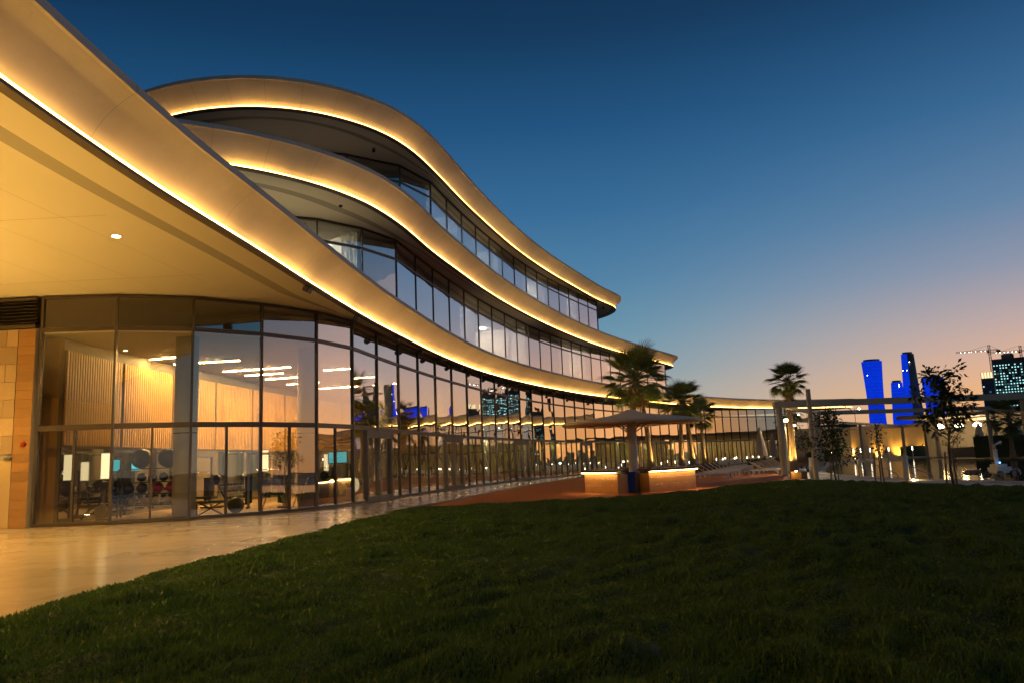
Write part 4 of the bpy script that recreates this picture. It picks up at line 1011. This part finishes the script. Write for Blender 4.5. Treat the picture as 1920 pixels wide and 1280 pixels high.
for row_n, cnt, p0, st, rz in ((0, 13, (11.65, 47.6), (.92, 2.55), rad(-10)), (1, 6, (16.5, 52.6), (1.35, 3.3), rad(5))):
    for k_ in range(cnt):
        o = lg if first else copy_tree(lg); first = False
        o.location = (p0[0]+st[0]*k_, p0[1]+st[1]*k_, 0); o.rotation_euler = (0, 0, rz+R.uniform(-.02, .02))
        nm = ordn[k_] if k_ < cnt-1 else 'farthest'
        tag(o, ('white slatted sun lounger in the long row by the palms, %s one' % nm) if row_n == 0 else ('white slatted sun lounger in the short row by the pergola post, %s one' % nm), 'sun lounger', 'sun loungers in two rows')

# ================================================================== PERGOLA
pg = empty('pergola', (0, 0, 0), 0, 'beige steel pergola of tall posts and long beams beside the pool', 'pergola')
def post(x, y, h, w_=.30, lean=0, mat='beige_post', parent=pg, nm='post'):
    return MB().lathe([(w_*.6, 0), (w_*.55, .03), (w_*.5, .05), (w_*.46, h)], 16, (x, y, 0)).build(nm, mat, parent, True)
post(16.75, 49.7, 4.45, .42); post(17.05, 50.6, 4.4, .34); post(15.54, 41.3, 4.68, .26); post(27.2, 70.5, 4.75, .40); post(26.6, 69.6, 4.7, .3)
post(33.0, 50.9, 4.3, .4); post(49, 75.3, 4.6, .4); post(54.5, 111, 4.3, .42); post(54.0, 104, 4.3, .36); post(41, 93.6, 4.3, .38); post(47.0, 102.5, 4.3, .34); post(55.6, 87, 4.3, .42); post(43, 71.5, 4.5, .36)
def beam(a, b, w_=.30, h_=.34): return MB().bar(a, b, w_, h_).build('beam', 'beige_post', pg)
beam((16.4, 49.65, 4.40), (34.5, 50.9, 4.40), .3, .40); beam((26.2, 69.9, 4.72), (50, 75.6, 4.72), .3, .36)
beam((16.9, 50.0, 4.36), (27.2, 70.4, 4.66), .22, .22); beam((27.2, 70.5, 4.42), (27.7, 76.6, 4.40), .2, .22)
beam((27.5, 76.4, 4.36), (54.6, 111.6, 4.36), .26, .30); beam((54.6, 111.6, 4.34), (53.9, 98, 4.34), .26, .3); beam((53.9, 98, 4.34), (55.6, 86.2, 4.34), .26, .3); beam((33.0, 50.9, 4.38), (49, 75.4, 4.62), .22, .24)
for p, q in (((21, 50.0, 4.2), (31, 71.0, 4.6)), ((27, 50.4, 4.2), (41, 73.3, 4.6))): MB().tube([p, q], .03, 6).build('tie_rod', 'dull_steel', pg)
for k_, (x, y, lb_) in enumerate(((15.75, 42.4, 'short white post with a cap beside the tall pergola mast'), (17.1, 34.9, 'short white post lit from below at the pool edge'))):
    t = empty('bollard', (x, y, 0), 0, lb_, 'bollard')
    MB().lathe([(.12, 0), (.115, 1.0), (.1, 1.03)], 14).build('shaft', 'white', t, True); MB().lathe([(.13, 1.03), (.13, 1.07), (.08, 1.1)], 14).build('cap', 'white', t, True)
    if k_ == 1:
        u = MB().lathe([(.06, 0), (.06, .04)], 10, (.32, .1, 0)).build('uplight', 'lamp', t); lamp('light', 'POINT', (.32, .1, .12), 14, AMBER, t, shadow_soft_size=.04)
bx_ = empty('planter_box', (14.75, 42.1, 0), rad(-6), 'small square timber box glowing beside the palm foot', 'box')
MB().box((0, 0, .2), (.52, .34, .4)).build('front', 'bronze_panel', bx_); MB().box((.42, .02, .2), (.30, .34, .39)).build('side', 'dark_stone', bx_); MB().lathe([(.04, .4), (.04, .43)], 10, (.05, 0, 0)).build('lens', 'lamp', bx_)
lamp('light', 'POINT', (-.1, -.45, .35), 5, AMBER, bx_, shadow_soft_size=.05)

pf = empty('post_floodlight', (17.95, 52.3, 0), 0, 'glaring floodlight on a thin mast behind the first pergola post', 'floodlight')
MB().tube([(0, 0, 0), (0, 0, 3.5)], .05, 10).build('mast', 'beige_post', pf); MB().box((0, -.12, 3.5), (.3, .16, .2), 0).build('housing', 'frame_grey', pf); MB().box((0, -.205, 3.5), (.24, .01, .15)).build('lens', 'lamp', pf)
lamp('light', 'SPOT', (0, -.24, 3.48), 900, WARM, pf, spot_size=rad(150), spot_blend=.7, shadow_soft_size=.1, aim=(-.35, -.25, -.5))
pf2 = empty('post_floodlight', (23.5, 66.5, 0), 0, 'added floodlight on a thin mast among the far loungers', 'floodlight')  # second mast lamp, added for light on the far loungers
MB().tube([(0, 0, 0), (0, 0, 3.6)], .05, 10).build('mast', 'beige_post', pf2); MB().box((0, -.12, 3.6), (.3, .16, .2), 0).build('housing', 'frame_grey', pf2); MB().box((0, -.205, 3.6), (.24, .01, .15)).build('lens', 'lamp', pf2)
lamp('light', 'SPOT', (0, -.24, 3.58), 700, WARM, pf2, spot_size=rad(150), spot_blend=.7, shadow_soft_size=.1, aim=(-.6, -.25, -.6))
# ================================================================== YOUNG TREES
def leaf_cluster(m, c, n, rr, ls, rg):
    for _ in range(n):
        d = Vector((rg.gauss(0, 1), rg.gauss(0, 1), rg.gauss(0, .8))).normalized(); p = c+d*rr*rg.uniform(.2, 1)
        ax = (d+Vector((rg.uniform(-.6, .6), rg.uniform(-.6, .6), rg.uniform(-.5, .5)))).normalized(); sd = ax.cross(Vector((rg.uniform(-1, 1), rg.uniform(-1, 1), 1))).normalized()
        l = ls*rg.uniform(.7, 1.3); wd = l*.26
        m.add([p, p+ax*l*.5+sd*wd, p+ax*l+Vector((0, 0, -.12*l)), p+ax*l*.5-sd*wd], [(0, 1, 2), (0, 2, 3)])
def young_tree(x, y, h, spread, label, nb=11, lc=34, ls=.17, stakes=0, cr0=.38, rr=.25, r0=.04, seed=1, uplight=0):
    rg = random.Random(seed)
    t = empty('young_tree', (x, y, 0), 0, label, 'tree', 'young staked trees')
    m = MB(); pts = [Vector((0, 0, 0))]
    for k_ in range(1, 7): pts.append(Vector((rg.uniform(-.05, .05)*h*.4, rg.uniform(-.05, .05)*h*.4, h*.92*k_/6)))
    m.tube(pts, [r0*(1-.75*k_/6) for k_ in range(7)], 7); cr = MB()
    tips = []
    for k_ in range(nb):
        u = cr0+(1-cr0)*(k_+.5)/nb*.95; b = pts[min(5, int(u*6))].lerp(pts[min(6, int(u*6)+1)], u*6 % 1)
        a = k_*2.4+rg.uniform(-.5, .5); ln = spread*rg.uniform(.5, 1.05)*(1.15-.55*u)
        e = b+Vector((math.cos(a)*ln, math.sin(a)*ln, ln*rg.uniform(.35, .95))); md = b.lerp(e, .5)+Vector((0, 0, -.04))
        m.tube([b, md, e], [r0*.4, r0*.28, r0*.12], 5); tips += [(e, 1.), (md, .7)]
    m.build('trunk', 'bark', t, True)
    for e, w_ in tips+[(pts[-1], 1.1)]:
        if rg.random() < .88: leaf_cluster(cr, e, int(lc*w_*rg.uniform(.5, 1.3)), rr*w_, ls, rg)
    tag(cr.build('crown', 'leaf', t), kind='stuff')
    for k_ in range(stakes):
        a = .6+2.1*k_; MB().tube([(.22*math.cos(a), .22*math.sin(a), 0), (.16*math.cos(a), .16*math.sin(a), 1.25)], .035, 8).build('stake', 'stake', t)
    return t
young_tree(15.5, 28.3, 4.25, 1.05, 'tallest staked young tree in front of the pool at right', 15, 52, .20, 2, .36, .32, .05, 3)
young_tree(15.15, 37.8, 3.3, .95, 'dense staked young tree between the pergola and the pool', 16, 80, .15, 2, .26, .38, .045, 8)
young_tree(15.45, 33.8, 2.6, .5, 'thin sparse sapling held by three stakes near the pool rail', 8, 12, .13, 3, .5, .16, .025, 5)
young_tree(20.0, 58.0, 4.2, 1.1, 'dark leafy tree behind the two palm trunks', 12, 40, .18, 0, .35, .36, .05, 12)
young_tree(22.6, 62.0, 2.9, .9, 'small leafy tree in front of the glowing yellow wall', 9, 26, .18, 1, .4, .28, .04, 15)
young_tree(36.5, 66, 2.9, .9, 'slim tree standing in the distance behind the sapling stakes', 9, 14, .2, 0, .4, .3, .04, 22)
young_tree(27.5, 38, 4.4, 1.3, 'leafy tree beyond the right edge of the pool path', 12, 40, .2, 0, .4, .4, .05, 31)
# dark palm hanging in from behind at the right
palm(44.5, 71.0, 3.7, (.2, .1), 'dark unlit fan palm beside the covered terrace at right', 1.5, 34, .0, 0, None, .22)

# ================================================================== POOLSIDE
def rail(x, y, rz, label):
    t = empty('pool_handrail', (x, y, 0), rz, label, 'handrail', 'pool entry handrails')
    MB().tube([(0, 0, 0), (0, 0, .86), (.06, 0, .92), (.5, 0, .84), (2.1, 0, .12), (2.2, 0, -.1)], .028, 8).build('rail', 'dull_steel', t, True); MB().tube([(1.2, 0, .53), (1.2, 0, -.1)], .022, 6).build('post', 'dull_steel', t)
rail(17.65, 41.0, rad(8), 'dark steel pool handrail sloping into the water, nearest the stakes'); rail(17.9, 44.0, rad(12), 'dark steel pool handrail sloping into the water, second one'); rail(17.6, 37.6, rad(5), 'dark steel pool handrail right of the sapling stakes')
rb_ = empty('pool_robot', (20.6, 33.9, .03), rad(200), 'white wheeled pool cleaning cart with a tall handle and blue lamp', 'pool cleaner')
MB().box((0, 0, .3), (.78, .52, .26)).box((.05, 0, .48), (.5, .42, .14)).build('body', 'white', rb_)
for sx in (-.36, .36):
    for sy in (-.3, .3): MB().tube([(sx, sy-.06, .14), (sx, sy+.06, .14)], .14, 14).build('wheel', 'rubber', rb_)
MB().tube([(.12, 0, .5), (.14, 0, 1.18)], .085, 10).build('column', 'white', rb_); MB().tube([(.14, 0, 1.16), (.18, 0, 1.36), (-.28, -.05, 1.5), (-.55, -.25, 1.42)], .05, 8).build('handle', 'dull_steel', rb_)
MB().ball((.22, .22, .62), .035, 8, 6).build('lamp_dot', 'robot_led', rb_); MB().lathe([(.26, 0), (.3, .1), (.26, .26)], 14, (-.75, 0, .06)).build('hose_reel', 'dark_stone', rb_)
rc = empty('brush_head', (21.3, 37.2, .03), rad(10), 'small dark brush head lying at the pool rim left of the cleaning cart', 'pool cleaner')
MB().box((0, 0, .16), (.55, .3, .16)).build('body', 'red', rc)
for sx in (-.22, .22): MB().tube([(sx, -.18, .1), (sx, .18, .1)], .1, 12).build('roller', 'rubber', rc)
def parasol(x, y, h, label, mat='parasol_cloth', w_=.36):
    t = empty('closed_parasol', (x, y, 0), 0, label, 'parasol', 'closed parasols')
    MB().tube([(0, 0, 0), (0, 0, h)], .03, 8).build('pole', 'beige_post', t); MB().lathe([(.26, 0), (.26, .06)], 16).build('base', 'concrete', t)
    n2 = 24; rows = []
    for u in np.linspace(0, 1, 10):
        r0 = (.03+w_*(1-u)**.75*(1 if u > .04 else .93)); rows.append([(r0*(1+.22*math.cos(8*2*math.pi*k_/n2))*math.cos(2*math.pi*k_/n2), r0*(1+.22*math.cos(8*2*math.pi*k_/n2))*math.sin(2*math.pi*k_/n2), h*.34+(h*.68)*u) for k_ in range(n2+1)])
    MB().loft(rows).build('cloth', mat, t, True)
parasol(20.6, 66.5, 3.5, 'tall closed brown parasol behind the white loungers', 'parasol_cloth', .42)
parasol(48.2, 82.0, 3.6, 'closed pale parasol standing left before the dark hedge at right', 'canvas', .5); parasol(50.0, 78.6, 3.7, 'closed pale parasol standing right before the dark hedge', 'canvas', .56); parasol(24.2, 74.5, 3.2, 'distant closed parasol by the glass wing', 'parasol_cloth', .36)
def bollard_light(x, y, label, h=1.0, e=6, r0=.06):
    t = empty('bollard_light', (x, y, 0), 0, label, 'lamp', 'glowing bollard lights')
    MB().lathe([(r0, 0), (r0, h*.62)], 12).build('shaft', 'white', t, True); MB().lathe([(r0*1.08, h*.62), (r0*1.08, h*.94)], 12).build('glow', 'bollard_glow', t, True); MB().lathe([(r0*1.25, h*.94), (r0*1.25, h)], 12).build('cap', 'white', t)
BL = [(43.0, 100.8), (44.6, 102.4), (46.4, 103.7), (50.2, 106.6), (54.6, 109), (35.2, 88.2), (61.5, 110.6), (58, 110.4)]
for k_, (x, y) in enumerate(BL): bollard_light(x, y, 'glowing bollard light on the far pool rim, %s from the left' % ('second', 'third', 'fourth', 'fifth', 'sixth', 'first', 'eighth', 'seventh')[k_], 1.5)
# hedges
def hedge(pts, h, label, wd=.7, dens=240, seed=2, mat='hedge'):
    rg = random.Random(seed); t = empty('hedge', (0, 0, 0), 0, label, 'hedge')
    core = MB(); lf = MB()
    for i in range(len(pts)-1):
        a = Vector((*pts[i], 0)); b = Vector((*pts[i+1], 0)); core.bar(a+Vector((0, 0, h*.46)), b+Vector((0, 0, h*.46)), wd*.8, h*.9); L_ = (b-a).length
        for _ in range(int(L_*dens/4)):
            p = a.lerp(b, rg.random())+Vector((rg.uniform(-.5, .5)*wd, rg.uniform(-.5, .5)*wd, rg.uniform(.05, 1.08)*h)); leaf_cluster(lf, p, 3, .1, .2, rg)
    core.build('core', mat, t); tag(lf.build('foliage', 'leaf', t), kind='stuff')
hedge([(33.2, 89.6), (38, 98), (44, 104.6)], 1.3, 'low dark hedge along the far pool rim behind the bollard lights', .8, 150, 4)
hedge([(54.5, 111.8), (64, 112.2), (78, 107)], 1.6, 'dark planting strip at the far end of the pool', 1.0, 120, 5)
hedge([(46.5, 80.2), (52, 76), (58, 72), (66, 66)], 2.4, 'tall dark hedge behind the pale closed parasols', 1.1, 130, 6)
hedge([(21.2, 71.5), (24.8, 80), (29, 88)], .7, 'low green bed below the tall brown parasol', .9, 150, 7)
# dining terrace in front of the wing: tables, chairs, candles
def make_table():
    t = empty('dining_table', (0, 0, 0), 0)
    MB().box((0, 0, .74), (.9, .9, .035)).build('table_top', 'white', t); MB().tube([(0, 0, 0), (0, 0, .73)], .035, 8).build('leg', 'dull_steel', t); MB().lathe([(.24, 0), (.22, .03)], 14).build('base', 'dull_steel', t)
    return t
def make_chair():
    t = empty('dining_chair', (0, 0, 0), 0)
    MB().box((0, 0, .45), (.44, .44, .04)).build('seat', 'white', t); MB().box((0, .21, .68), (.44, .03, .4)).build('backrest', 'white', t)
    for sx in (-.19, .19):
        for sy in (-.19, .19): MB().box((sx, sy, .22), (.035, .035, .44)).build('leg', 'white', t)
    return t
tb0, ch0 = make_table(), make_chair(); ft = True
spots = [(20.2, 77.5), (22.6, 82.0), (25.2, 86.5), (28.0, 91.5), (31.0, 96.5), (23.6, 89.5), (26.4, 95.0), (30.0, 100.5), (34.6, 101.5), (19.4, 86.5)]
for k_, (x, y) in enumerate(spots):
    o = tb0 if ft else copy_tree(tb0); o.location = (x, y, 0); o.rotation_euler = (0, 0, R.uniform(-.3, .3)); tag(o, 'small white dining table by the glass wing, %s from the pool terrace' % (ordn[k_] if k_ else 'nearest'), 'table', 'dining tables on the far terrace')
    cd = empty('candle_lamp', (x, y, .76), 0, 'little glowing table lamp on the white table %s from the loungers' % ordn[k_], 'lamp', 'table lamps on the far terrace')
    MB().lathe([(.05, 0), (.05, .1), (.03, .12)], 10).build('stem', 'dull_steel', cd); MB().lathe([(.05, .12), (.06, .26), (.03, .29)], 12).build('shade', 'bollard_glow', cd, True)
    for q_, (dx, dy, rz) in enumerate(((0, .75, 0), (0, -.75, math.pi))):
        c = ch0 if ft else copy_tree(ch0); ft = False
        c.location = (x+dx, y+dy, 0); c.rotation_euler = (0, 0, rz+R.uniform(-.3, .3)); tag(c, 'white dining chair on the %s side of the %s far terrace table' % (('far', 'near')[q_], ordn[k_]), 'chair', 'dining chairs on the far terrace')
# row of slim garden lights in front of the far glass
for k_ in range(9):
    i = 22+k_*1.6; a = np.array(G[int(i)]); b = np.array(G[int(i)+1]); p = a+(b-a)*(i-int(i)); t_ = (b-a)/np.linalg.norm(b-a); p = p+np.array([t_[1], -t_[0]])*2.4
    bollard_light(float(p[0]), float(p[1]), 'slim glowing garden light before the far glass, %s from the left' % ORD[k_], R.uniform(.5, 1.1), 6, .03)

# ================================================================== LOW BUILDINGS BEYOND THE POOL
lw = empty('pool_pavilion', (0, 0, 0), 0, 'low sand coloured pavilion with flat roof washed by amber light beyond the pool', 'building')
wp = [(34.8, 99.6), (43.2, 102.2), (46.5, 112.5), (56, 117.5), (66, 119), (76, 116)]
m = MB()
for i in range(len(wp)-1): m.bar((*wp[i], 2.1), (*wp[i+1], 2.1), .4, 4.2)
m.build('wall', 'cream', lw)
wc = spline(wp[1:], 50); wn2 = normals(wc)
MB().loft([[(*(p), z_) for p in wc+wn2*o] for o, z_ in ((-4, 4.25), (1.1, 4.25), (1.15, 4.62), (-4, 4.7))]).build('roof', 'beige_post', lw)
for i, z_, w_ in ((14, 3.55, 1.6), (20, 3.55, 1.6), (28, 3.5, 1.8)):
    p = wc[i]+wn2[i]*.25; MB().box((p[0], p[1], z_), (w_*1.6, .12, .28), math.atan2(-wn2[i][0], wn2[i][1])).build('vent_slot', 'dark_wall', lw)
for i, w_ in ((18, 1.1), (33, 1.1)):
    p = wc[i]+wn2[i]*.26; d = MB().box((p[0], p[1], 1.15), (w_, .1, 2.3), math.atan2(-wn2[i][0], wn2[i][1])).build('door', 'tower_grey', lw)
    p = wc[i-1]+wn2[i]*.45; MB().box((p[0], p[1], 1.25), (.9, .5, 2.5), math.atan2(-wn2[i][0], wn2[i][1])).build('pier', 'cream', lw)
for i in (2, 8, 14, 21, 26, 31, 37, 43):
    p = wc[i]+wn2[i]*1.2; u = MB().lathe([(.08, 0), (.08, .06)], 10, (p[0], p[1], 0)).build('uplight', 'lamp', lw)
    lamp('light', 'SPOT', (p[0], p[1], .15), 620, (1, .54, .10), lw, spot_size=rad(125), spot_blend=.8, shadow_soft_size=.08, aim=(-wn2[i][0]*.8, -wn2[i][1]*.8, 1.2))
p = (36.8, 98.6); lamp('light', 'SPOT', (p[0]+.9, p[1]-1.2, .3), 650, (1, .54, .10), lw, spot_size=rad(120), spot_blend=.8, shadow_soft_size=.08, aim=(-.3, 1.2, 1.2))
tr_ = empty('covered_terrace', (0, 0, 0), 0, 'two level covered terrace building with warm lamps behind the hedge at right', 'building')
T0, T1 = Vector((45.5, 98.5)), Vector((84, 62)); td = (T1-T0).normalized(); tn = Vector((-td.y, td.x))*-1
if tn.y > 0: tn = -tn
def tq(s0, o): q = T0+td*s0+tn*o; return (q.x, q.y)
MB().poly([tq(3, 2.6), tq(54, 2.6), tq(54, -12), tq(3, -12)], 4.65, 5.1).build('roof', 'beige_post', tr_)
MB().poly([tq(22, 1.2), tq(54, 1.2), tq(54, -12), tq(22, -12)], 6.2, 6.5).build('upper_roof', 'beige_post', tr_)
for k_ in range(7):
    s0 = 24+4.1*k_; a, b = tq(s0, .2), tq(s0+3.9, .2); MB().bar((*a, 5.65), (*b, 5.65), .08, 1.1).build('window', 'tower_dark', tr_)
MB().bar((*tq(4, -5), 2.35), (*tq(54, -5), 2.35), .3, 4.7).build('wall', 'dark_wall', tr_); MB().bar((*tq(22, -.2), 5.65), (*tq(54, -.6), 5.65), .3, 1.1).build('wall', 'cream', tr_)
for k_ in range(8): MB().box((*tq(7+6*k_, 1.9), 2.33), (.34, .34, 4.65)).build('column', 'beige_post', tr_)
MB().bar((*tq(8, 1.2), .55), (*tq(24, 1.2), .55), .5, 1.1).build('bar_front', 'dark_wall', tr_)
for k_, s0 in enumerate((6.6, 8.7, 10.6, 17, 24, 32)):
    q = tq(s0, -1.2); t = empty('pendant_lamp', (q[0], q[1], 4.65), 0, 'glowing pendant lamp under the covered terrace, %s from the left' % ('first', 'second', 'third', 'fourth', 'fifth', 'sixth')[k_], 'lamp', 'pendant lamps of the covered terrace')
    MB().tube([(0, 0, 0), (0, 0, -.7)], .012, 5).build('cord', 'black', t); MB().lathe([(.12, -.72), (.42, -.95), (.42, -1.15), (.3, -1.2)], 18).build('shade', 'lamp_far', t, True)
    lamp('light', 'POINT', (0, 0, -1.5), 90, AMBER, t, shadow_soft_size=.25)
aw = MB().box((62.5, 76.5, 3.6), (3.2, 3.0, .12)).box((61, 75, 3.2), (.1, 3, .9)).build('awning', 'canvas', tr_)

# ================================================================== SKYLINE
def tower(name, x, y, prof, label, mats, n=28, sx=1, sy=.8, lights=3, half=None):
    t = empty(name, (x, y, 0), 0, label, 'tower', 'blue lit towers')
    m = MB().lathe(prof, n, (0, 0, 0), sx, sy); b = m.build('shell', mats[0], t, True)
    if half is not None:
        me = b.data; me.materials.append(MATS[mats[1]])
        for pl in me.polygons:
            c = pl.center; a = math.atan2(c.y, c.x)
            if half(a): pl.material_index = 1
    H_ = prof[-1][1]; r1 = prof[-1][0]
    MB().lathe([(r1*.8, H_), (r1*.8, H_+2.2), (r1*.5, H_+2.4)], 20, (0, 0, 0), sx, sy).build('roof_plant', 'tower_dark', t)
    rg = random.Random(int(x))
    for k_ in range(lights):
        z_ = H_*rg.uniform(.35, .98); rr_ = np.interp(z_, [q[1] for q in prof], [q[0] for q in prof]); a = -math.pi/2-.5+rg.uniform(-.9, .9)
        MB().ball((rr_*sx*1.01*math.cos(a), rr_*sy*1.01*math.sin(a), z_), .42, 8, 6).build('beacon', 'white_point', t)
    return t
def tp(k_, D): return k_*D, D
tower('glowing_tower', *tp(.4615, 900), [(9.6, 0), (9.4, 25), (9.0, 50), (10.0, 75), (11.4, 99.5)], 'leftmost blue lit tower, flaring towards its flat top', ('blue_facade', 'blue_facade'), lights=2)
tower('glowing_tower', *tp(.4905, 880), [(9, 0), (8.2, 30), (6.9, 55), (6.0, 72.5)], 'shortest slim blue lit tower between the two tall ones', ('blue_facade', 'blue_facade'), lights=2)
tower('glowing_tower', *tp(.5085, 905), [(12.5, 0), (10.6, 35), (8.6, 70), (7.0, 107)], 'tallest blue tower, its right half unlit and grey', ('blue_facade', 'tower_grey'), lights=4, half=lambda a: -2.05 < a < 1.1)
tower('glowing_tower', *tp(.5365, 900), [(9.6, 0), (9.4, 20), (10.2, 50), (11.8, 77.5)], 'broad blue tower partly hidden by the young tree', ('blue_facade', 'blue_facade'), lights=1)
def block_tower(x, y, w_, d_, h, rz, label, lit, fl=3.1, bay=2.9, dark='tower_dark', seed=1, wind='cyan_window', crown=True):
    rg = random.Random(seed); t = empty('construction_tower', (x, y, 0), rz, label, 'tower')
    MB().box((0, 0, h/2), (w_, d_, h)).build('core', dark, t)
    fs = MB()
    for k_ in range(int(h/fl)): fs.box((0, 0, k_*fl+.15), (w_+1.0, d_+1.0, .3))
    tag(fs.build('floor_slab', 'tower_grey', t), kind='stuff')
    if crown: MB().box((-2, 0, h+2.6), (w_*.34, d_*.5, 5.2)).build('crown', 'tower_grey', t); MB().box((-2, 0, h+5.6), (w_*.26, d_*.4, 1.4)).build('crown_cap', 'tower_dark', t)
    mesh_l = MB().box((0, 0, 0), (1.25, .25, 1.25)).mesh('lit_window', wind); mesh_d = MB().box((0, 0, 0), (2.2, .22, 2.0)).mesh('dim_window', 'cyan_dim')
    nl = 0; rest = MB(); dim = MB()
    for side in range(4):
        W_ = w_ if side % 2 == 0 else d_; off = (d_ if side % 2 == 0 else w_)/2; nb = int(W_/bay); ra = side*math.pi/2
        for f in range(int(h/fl)-1):
            for b in range(nb):
                xx = (b+.5)*bay-nb*bay/2; zz = f*fl+1.7
                u = zz/h
                pr_ = lit*(1 if u < .64 else (.12 if u < .69 else (.62 if u < .93 else .2)))
                rnd = rg.random(); Mx = Matrix.Rotation(ra, 3, 'Z'); v_ = Mx @ Vector((xx, -off-.14, zz))
                if rnd < pr_:
                    if nl < 290 and side in (0, 3): inst('lit_window', mesh_l, t, v_, (1, 1, 1), (0, 0, ra)); nl += 1
                    else: rest.box(v_, (1.25, .25, 1.25), ra)
                elif rnd < pr_+.12: dim.box(v_, (2.2, .2, 2.0), ra)
    if rest.v: tag(rest.build('lit_windows', wind, t), kind='stuff')
    if dim.v: tag(dim.build('dim_windows', 'cyan_dim', t), kind='stuff')
    return t
block_tower(.6395*900, 900, 36, 30, 96, rad(-34), 'unfinished dark tower dotted with cyan white work lights at right', .92, seed=3)
t2_ = block_tower(.6075*880, 880, 12, 12, 73, rad(-34), 'slim grey tower left of the unfinished tower with lit top storeys', .03, dark='tower_grey', seed=4, crown=False)
MB().box((0, 0, 76), (11, 11, 7)).build('lit_top', 'warm_window', t2_)
for q_ in range(5): MB().box((-5.6+2.8*q_, -5.6, 76), (.5, .3, 7.4)).build('fin', 'tower_dark', t2_)
block_tower(.70*860, 860, 30, 26, 104, rad(-36), 'second unfinished tower with work lights beyond the right frame edge', .6, seed=6)
block_tower(.83*700, 700, 22, 18, 74, rad(-42), 'dark residential tower beyond the right frame edge', .12, seed=8, wind='warm_window')
block_tower(.78*760, 760, 16, 16, 60, rad(-42), 'narrow dark tower beyond the right frame edge near the cranes', .05, seed=9, wind='warm_window')
def crane(x, y, h, jib, rz, label, seed=1):
    t = empty('tower_crane', (x, y, 0), rz, label, 'crane', 'tower cranes')
    def lattice(a, b, w_, n2, nm):
        a, b = Vector(a), Vector(b); m = MB(); d = (b-a).normalized(); u = Vector((0, 0, 1)) if abs(d.z) < .9 else Vector((1, 0, 0)); s0 = d.cross(u).normalized(); u = s0.cross(d)
        cs = [s0*i*w_/2+u*j*w_/2 for i, j in ((-1, -1), (1, -1), (1, 1), (-1, 1))]
        for c in cs: m.bar(a+c, b+c, w_*.16)
        for k_ in range(n2):
            p = a.lerp(b, k_/n2); q = a.lerp(b, (k_+1)/n2)
            for i in range(4): m.bar(p+cs[i], q+cs[(i+1) % 4], w_*.09)
        return m.build(nm, 'crane_steel', t)
    lattice((0, 0, 0), (0, 0, h+6), 1.9, 34, 'mast'); lattice((0, 0, h), (-jib, 0, h), 1.4, 24, 'jib'); lattice((0, 0, h), (jib*.28, 0, h), 1.4, 8, 'counter_jib')
    MB().box((jib*.26, 0, h-1.6), (4, 2, 3)).build('counterweight', 'tower_dark', t); MB().box((-1.6, -1.2, h-1.5), (2, 1.8, 2.2)).build('cabin', 'tower_dark', t)
    MB().bar((0, 0, h+6), (-jib*.62, 0, h+.7), .22).bar((0, 0, h+6), (jib*.25, 0, h+.7), .22).build('tie_bar', 'crane_steel', t)
    rg = random.Random(seed)
    for k_ in range(7): MB().ball((-jib*(.15+.12*k_)+rg.uniform(-1, 1), -.9, h-.6), .33, 6, 5).build('jib_lamp', 'white_point', t)
crane(.6145*890, 890, 106, 34, rad(-20), 'tower crane with a lit jib left of the unfinished tower', 2)
crane(.6545*890, 890, 104, 34, rad(-18), 'tower crane behind the unfinished tower at the right frame edge', 5)
# far low skyline band
rg = random.Random(77)
sk = [(150+q_*34+rg.uniform(-8, 8), 620+rg.uniform(0, 80), rg.uniform(12, 26), rg.uniform(4, 11)) for q_ in range(16)]
for q_, (x, y, w_, h) in enumerate(sk):
    t = empty('far_house', (x, y, 0), rg.uniform(-.3, .3), 'low dark house on the far skyline, %s from the left' % ((ordn+['fourteenth', 'fifteenth', 'sixteenth'])[q_] if q_ not in (0, 12) else ('first' if q_ == 0 else 'thirteenth')), 'building', 'far low houses')
    MB().box((0, 0, h/2), (w_, 12, h)).build('wall', 'tower_grey', t); MB().box((0, 0, h+.3), (w_+1, 13, .6)).build('roof', 'tower_dark', t)
    for k_ in range(3): MB().box((rg.uniform(-.4, .4)*w_, -6.1, rg.uniform(.3, .8)*h), (.9, .2, 1.0)).build('window', 'warm_window', t)
# street lamps on poles behind the pavilion
for k_, (px_, y, h) in enumerate(((.31, 150, 9.5), (.433, 160, 9.5), (.372, 170, 10), (.355, 165, 9))):
    t = empty('street_lamp', (px_*y, y, 0), 0, 'thin street lamp standing beyond the pavilion roof, %s from the left' % ('first', 'fourth', 'third', 'second')[k_], 'lamp', 'street lamps beyond the pavilion')
    MB().tube([(0, 0, 0), (0, 0, h), (.8, 0, h+.1)], .06, 6).build('pole', 'dull_steel', t); MB().box((1.0, 0, h+.08), (.6, .25, .1)).build('head', 'dull_steel', t); MB().ball((1.0, 0, h-.08), .2, 10, 6).build('bulb', 'lamp_far', t)
# glass balustrade on the middle roof, behind the top storey
gr = empty('roof_balustrade', (0, 0, 0), 0, 'short glass balustrade on the middle roof beside the top storey end', 'railing')
pr0 = [(10.2, 87.0), (11.8, 89.6), (13.2, 91.6)]
for i in range(2): MB().bar((*pr0[i], 14.35), (*pr0[i+1], 14.35), .02, 1.0).build('pane', 'clear_glass', gr); MB().bar((*pr0[i], 14.88), (*pr0[i+1], 14.88), .05, .05).build('rail', 'white', gr)
for p in pr0: MB().bar((*p, 13.8), (*p, 14.9), .05).build('post', 'white', gr)
# scrap of paper on the lawn edge
tag(MB().box((0, 0, .0), (.12, .06, .012)).box((.03, .02, .012), (.06, .05, .012), .6).build('paper_scrap', 'white'), 'tiny white scrap of paper lying on the lawn by the path', 'litter').location = (-4.75, 18.6, .1)
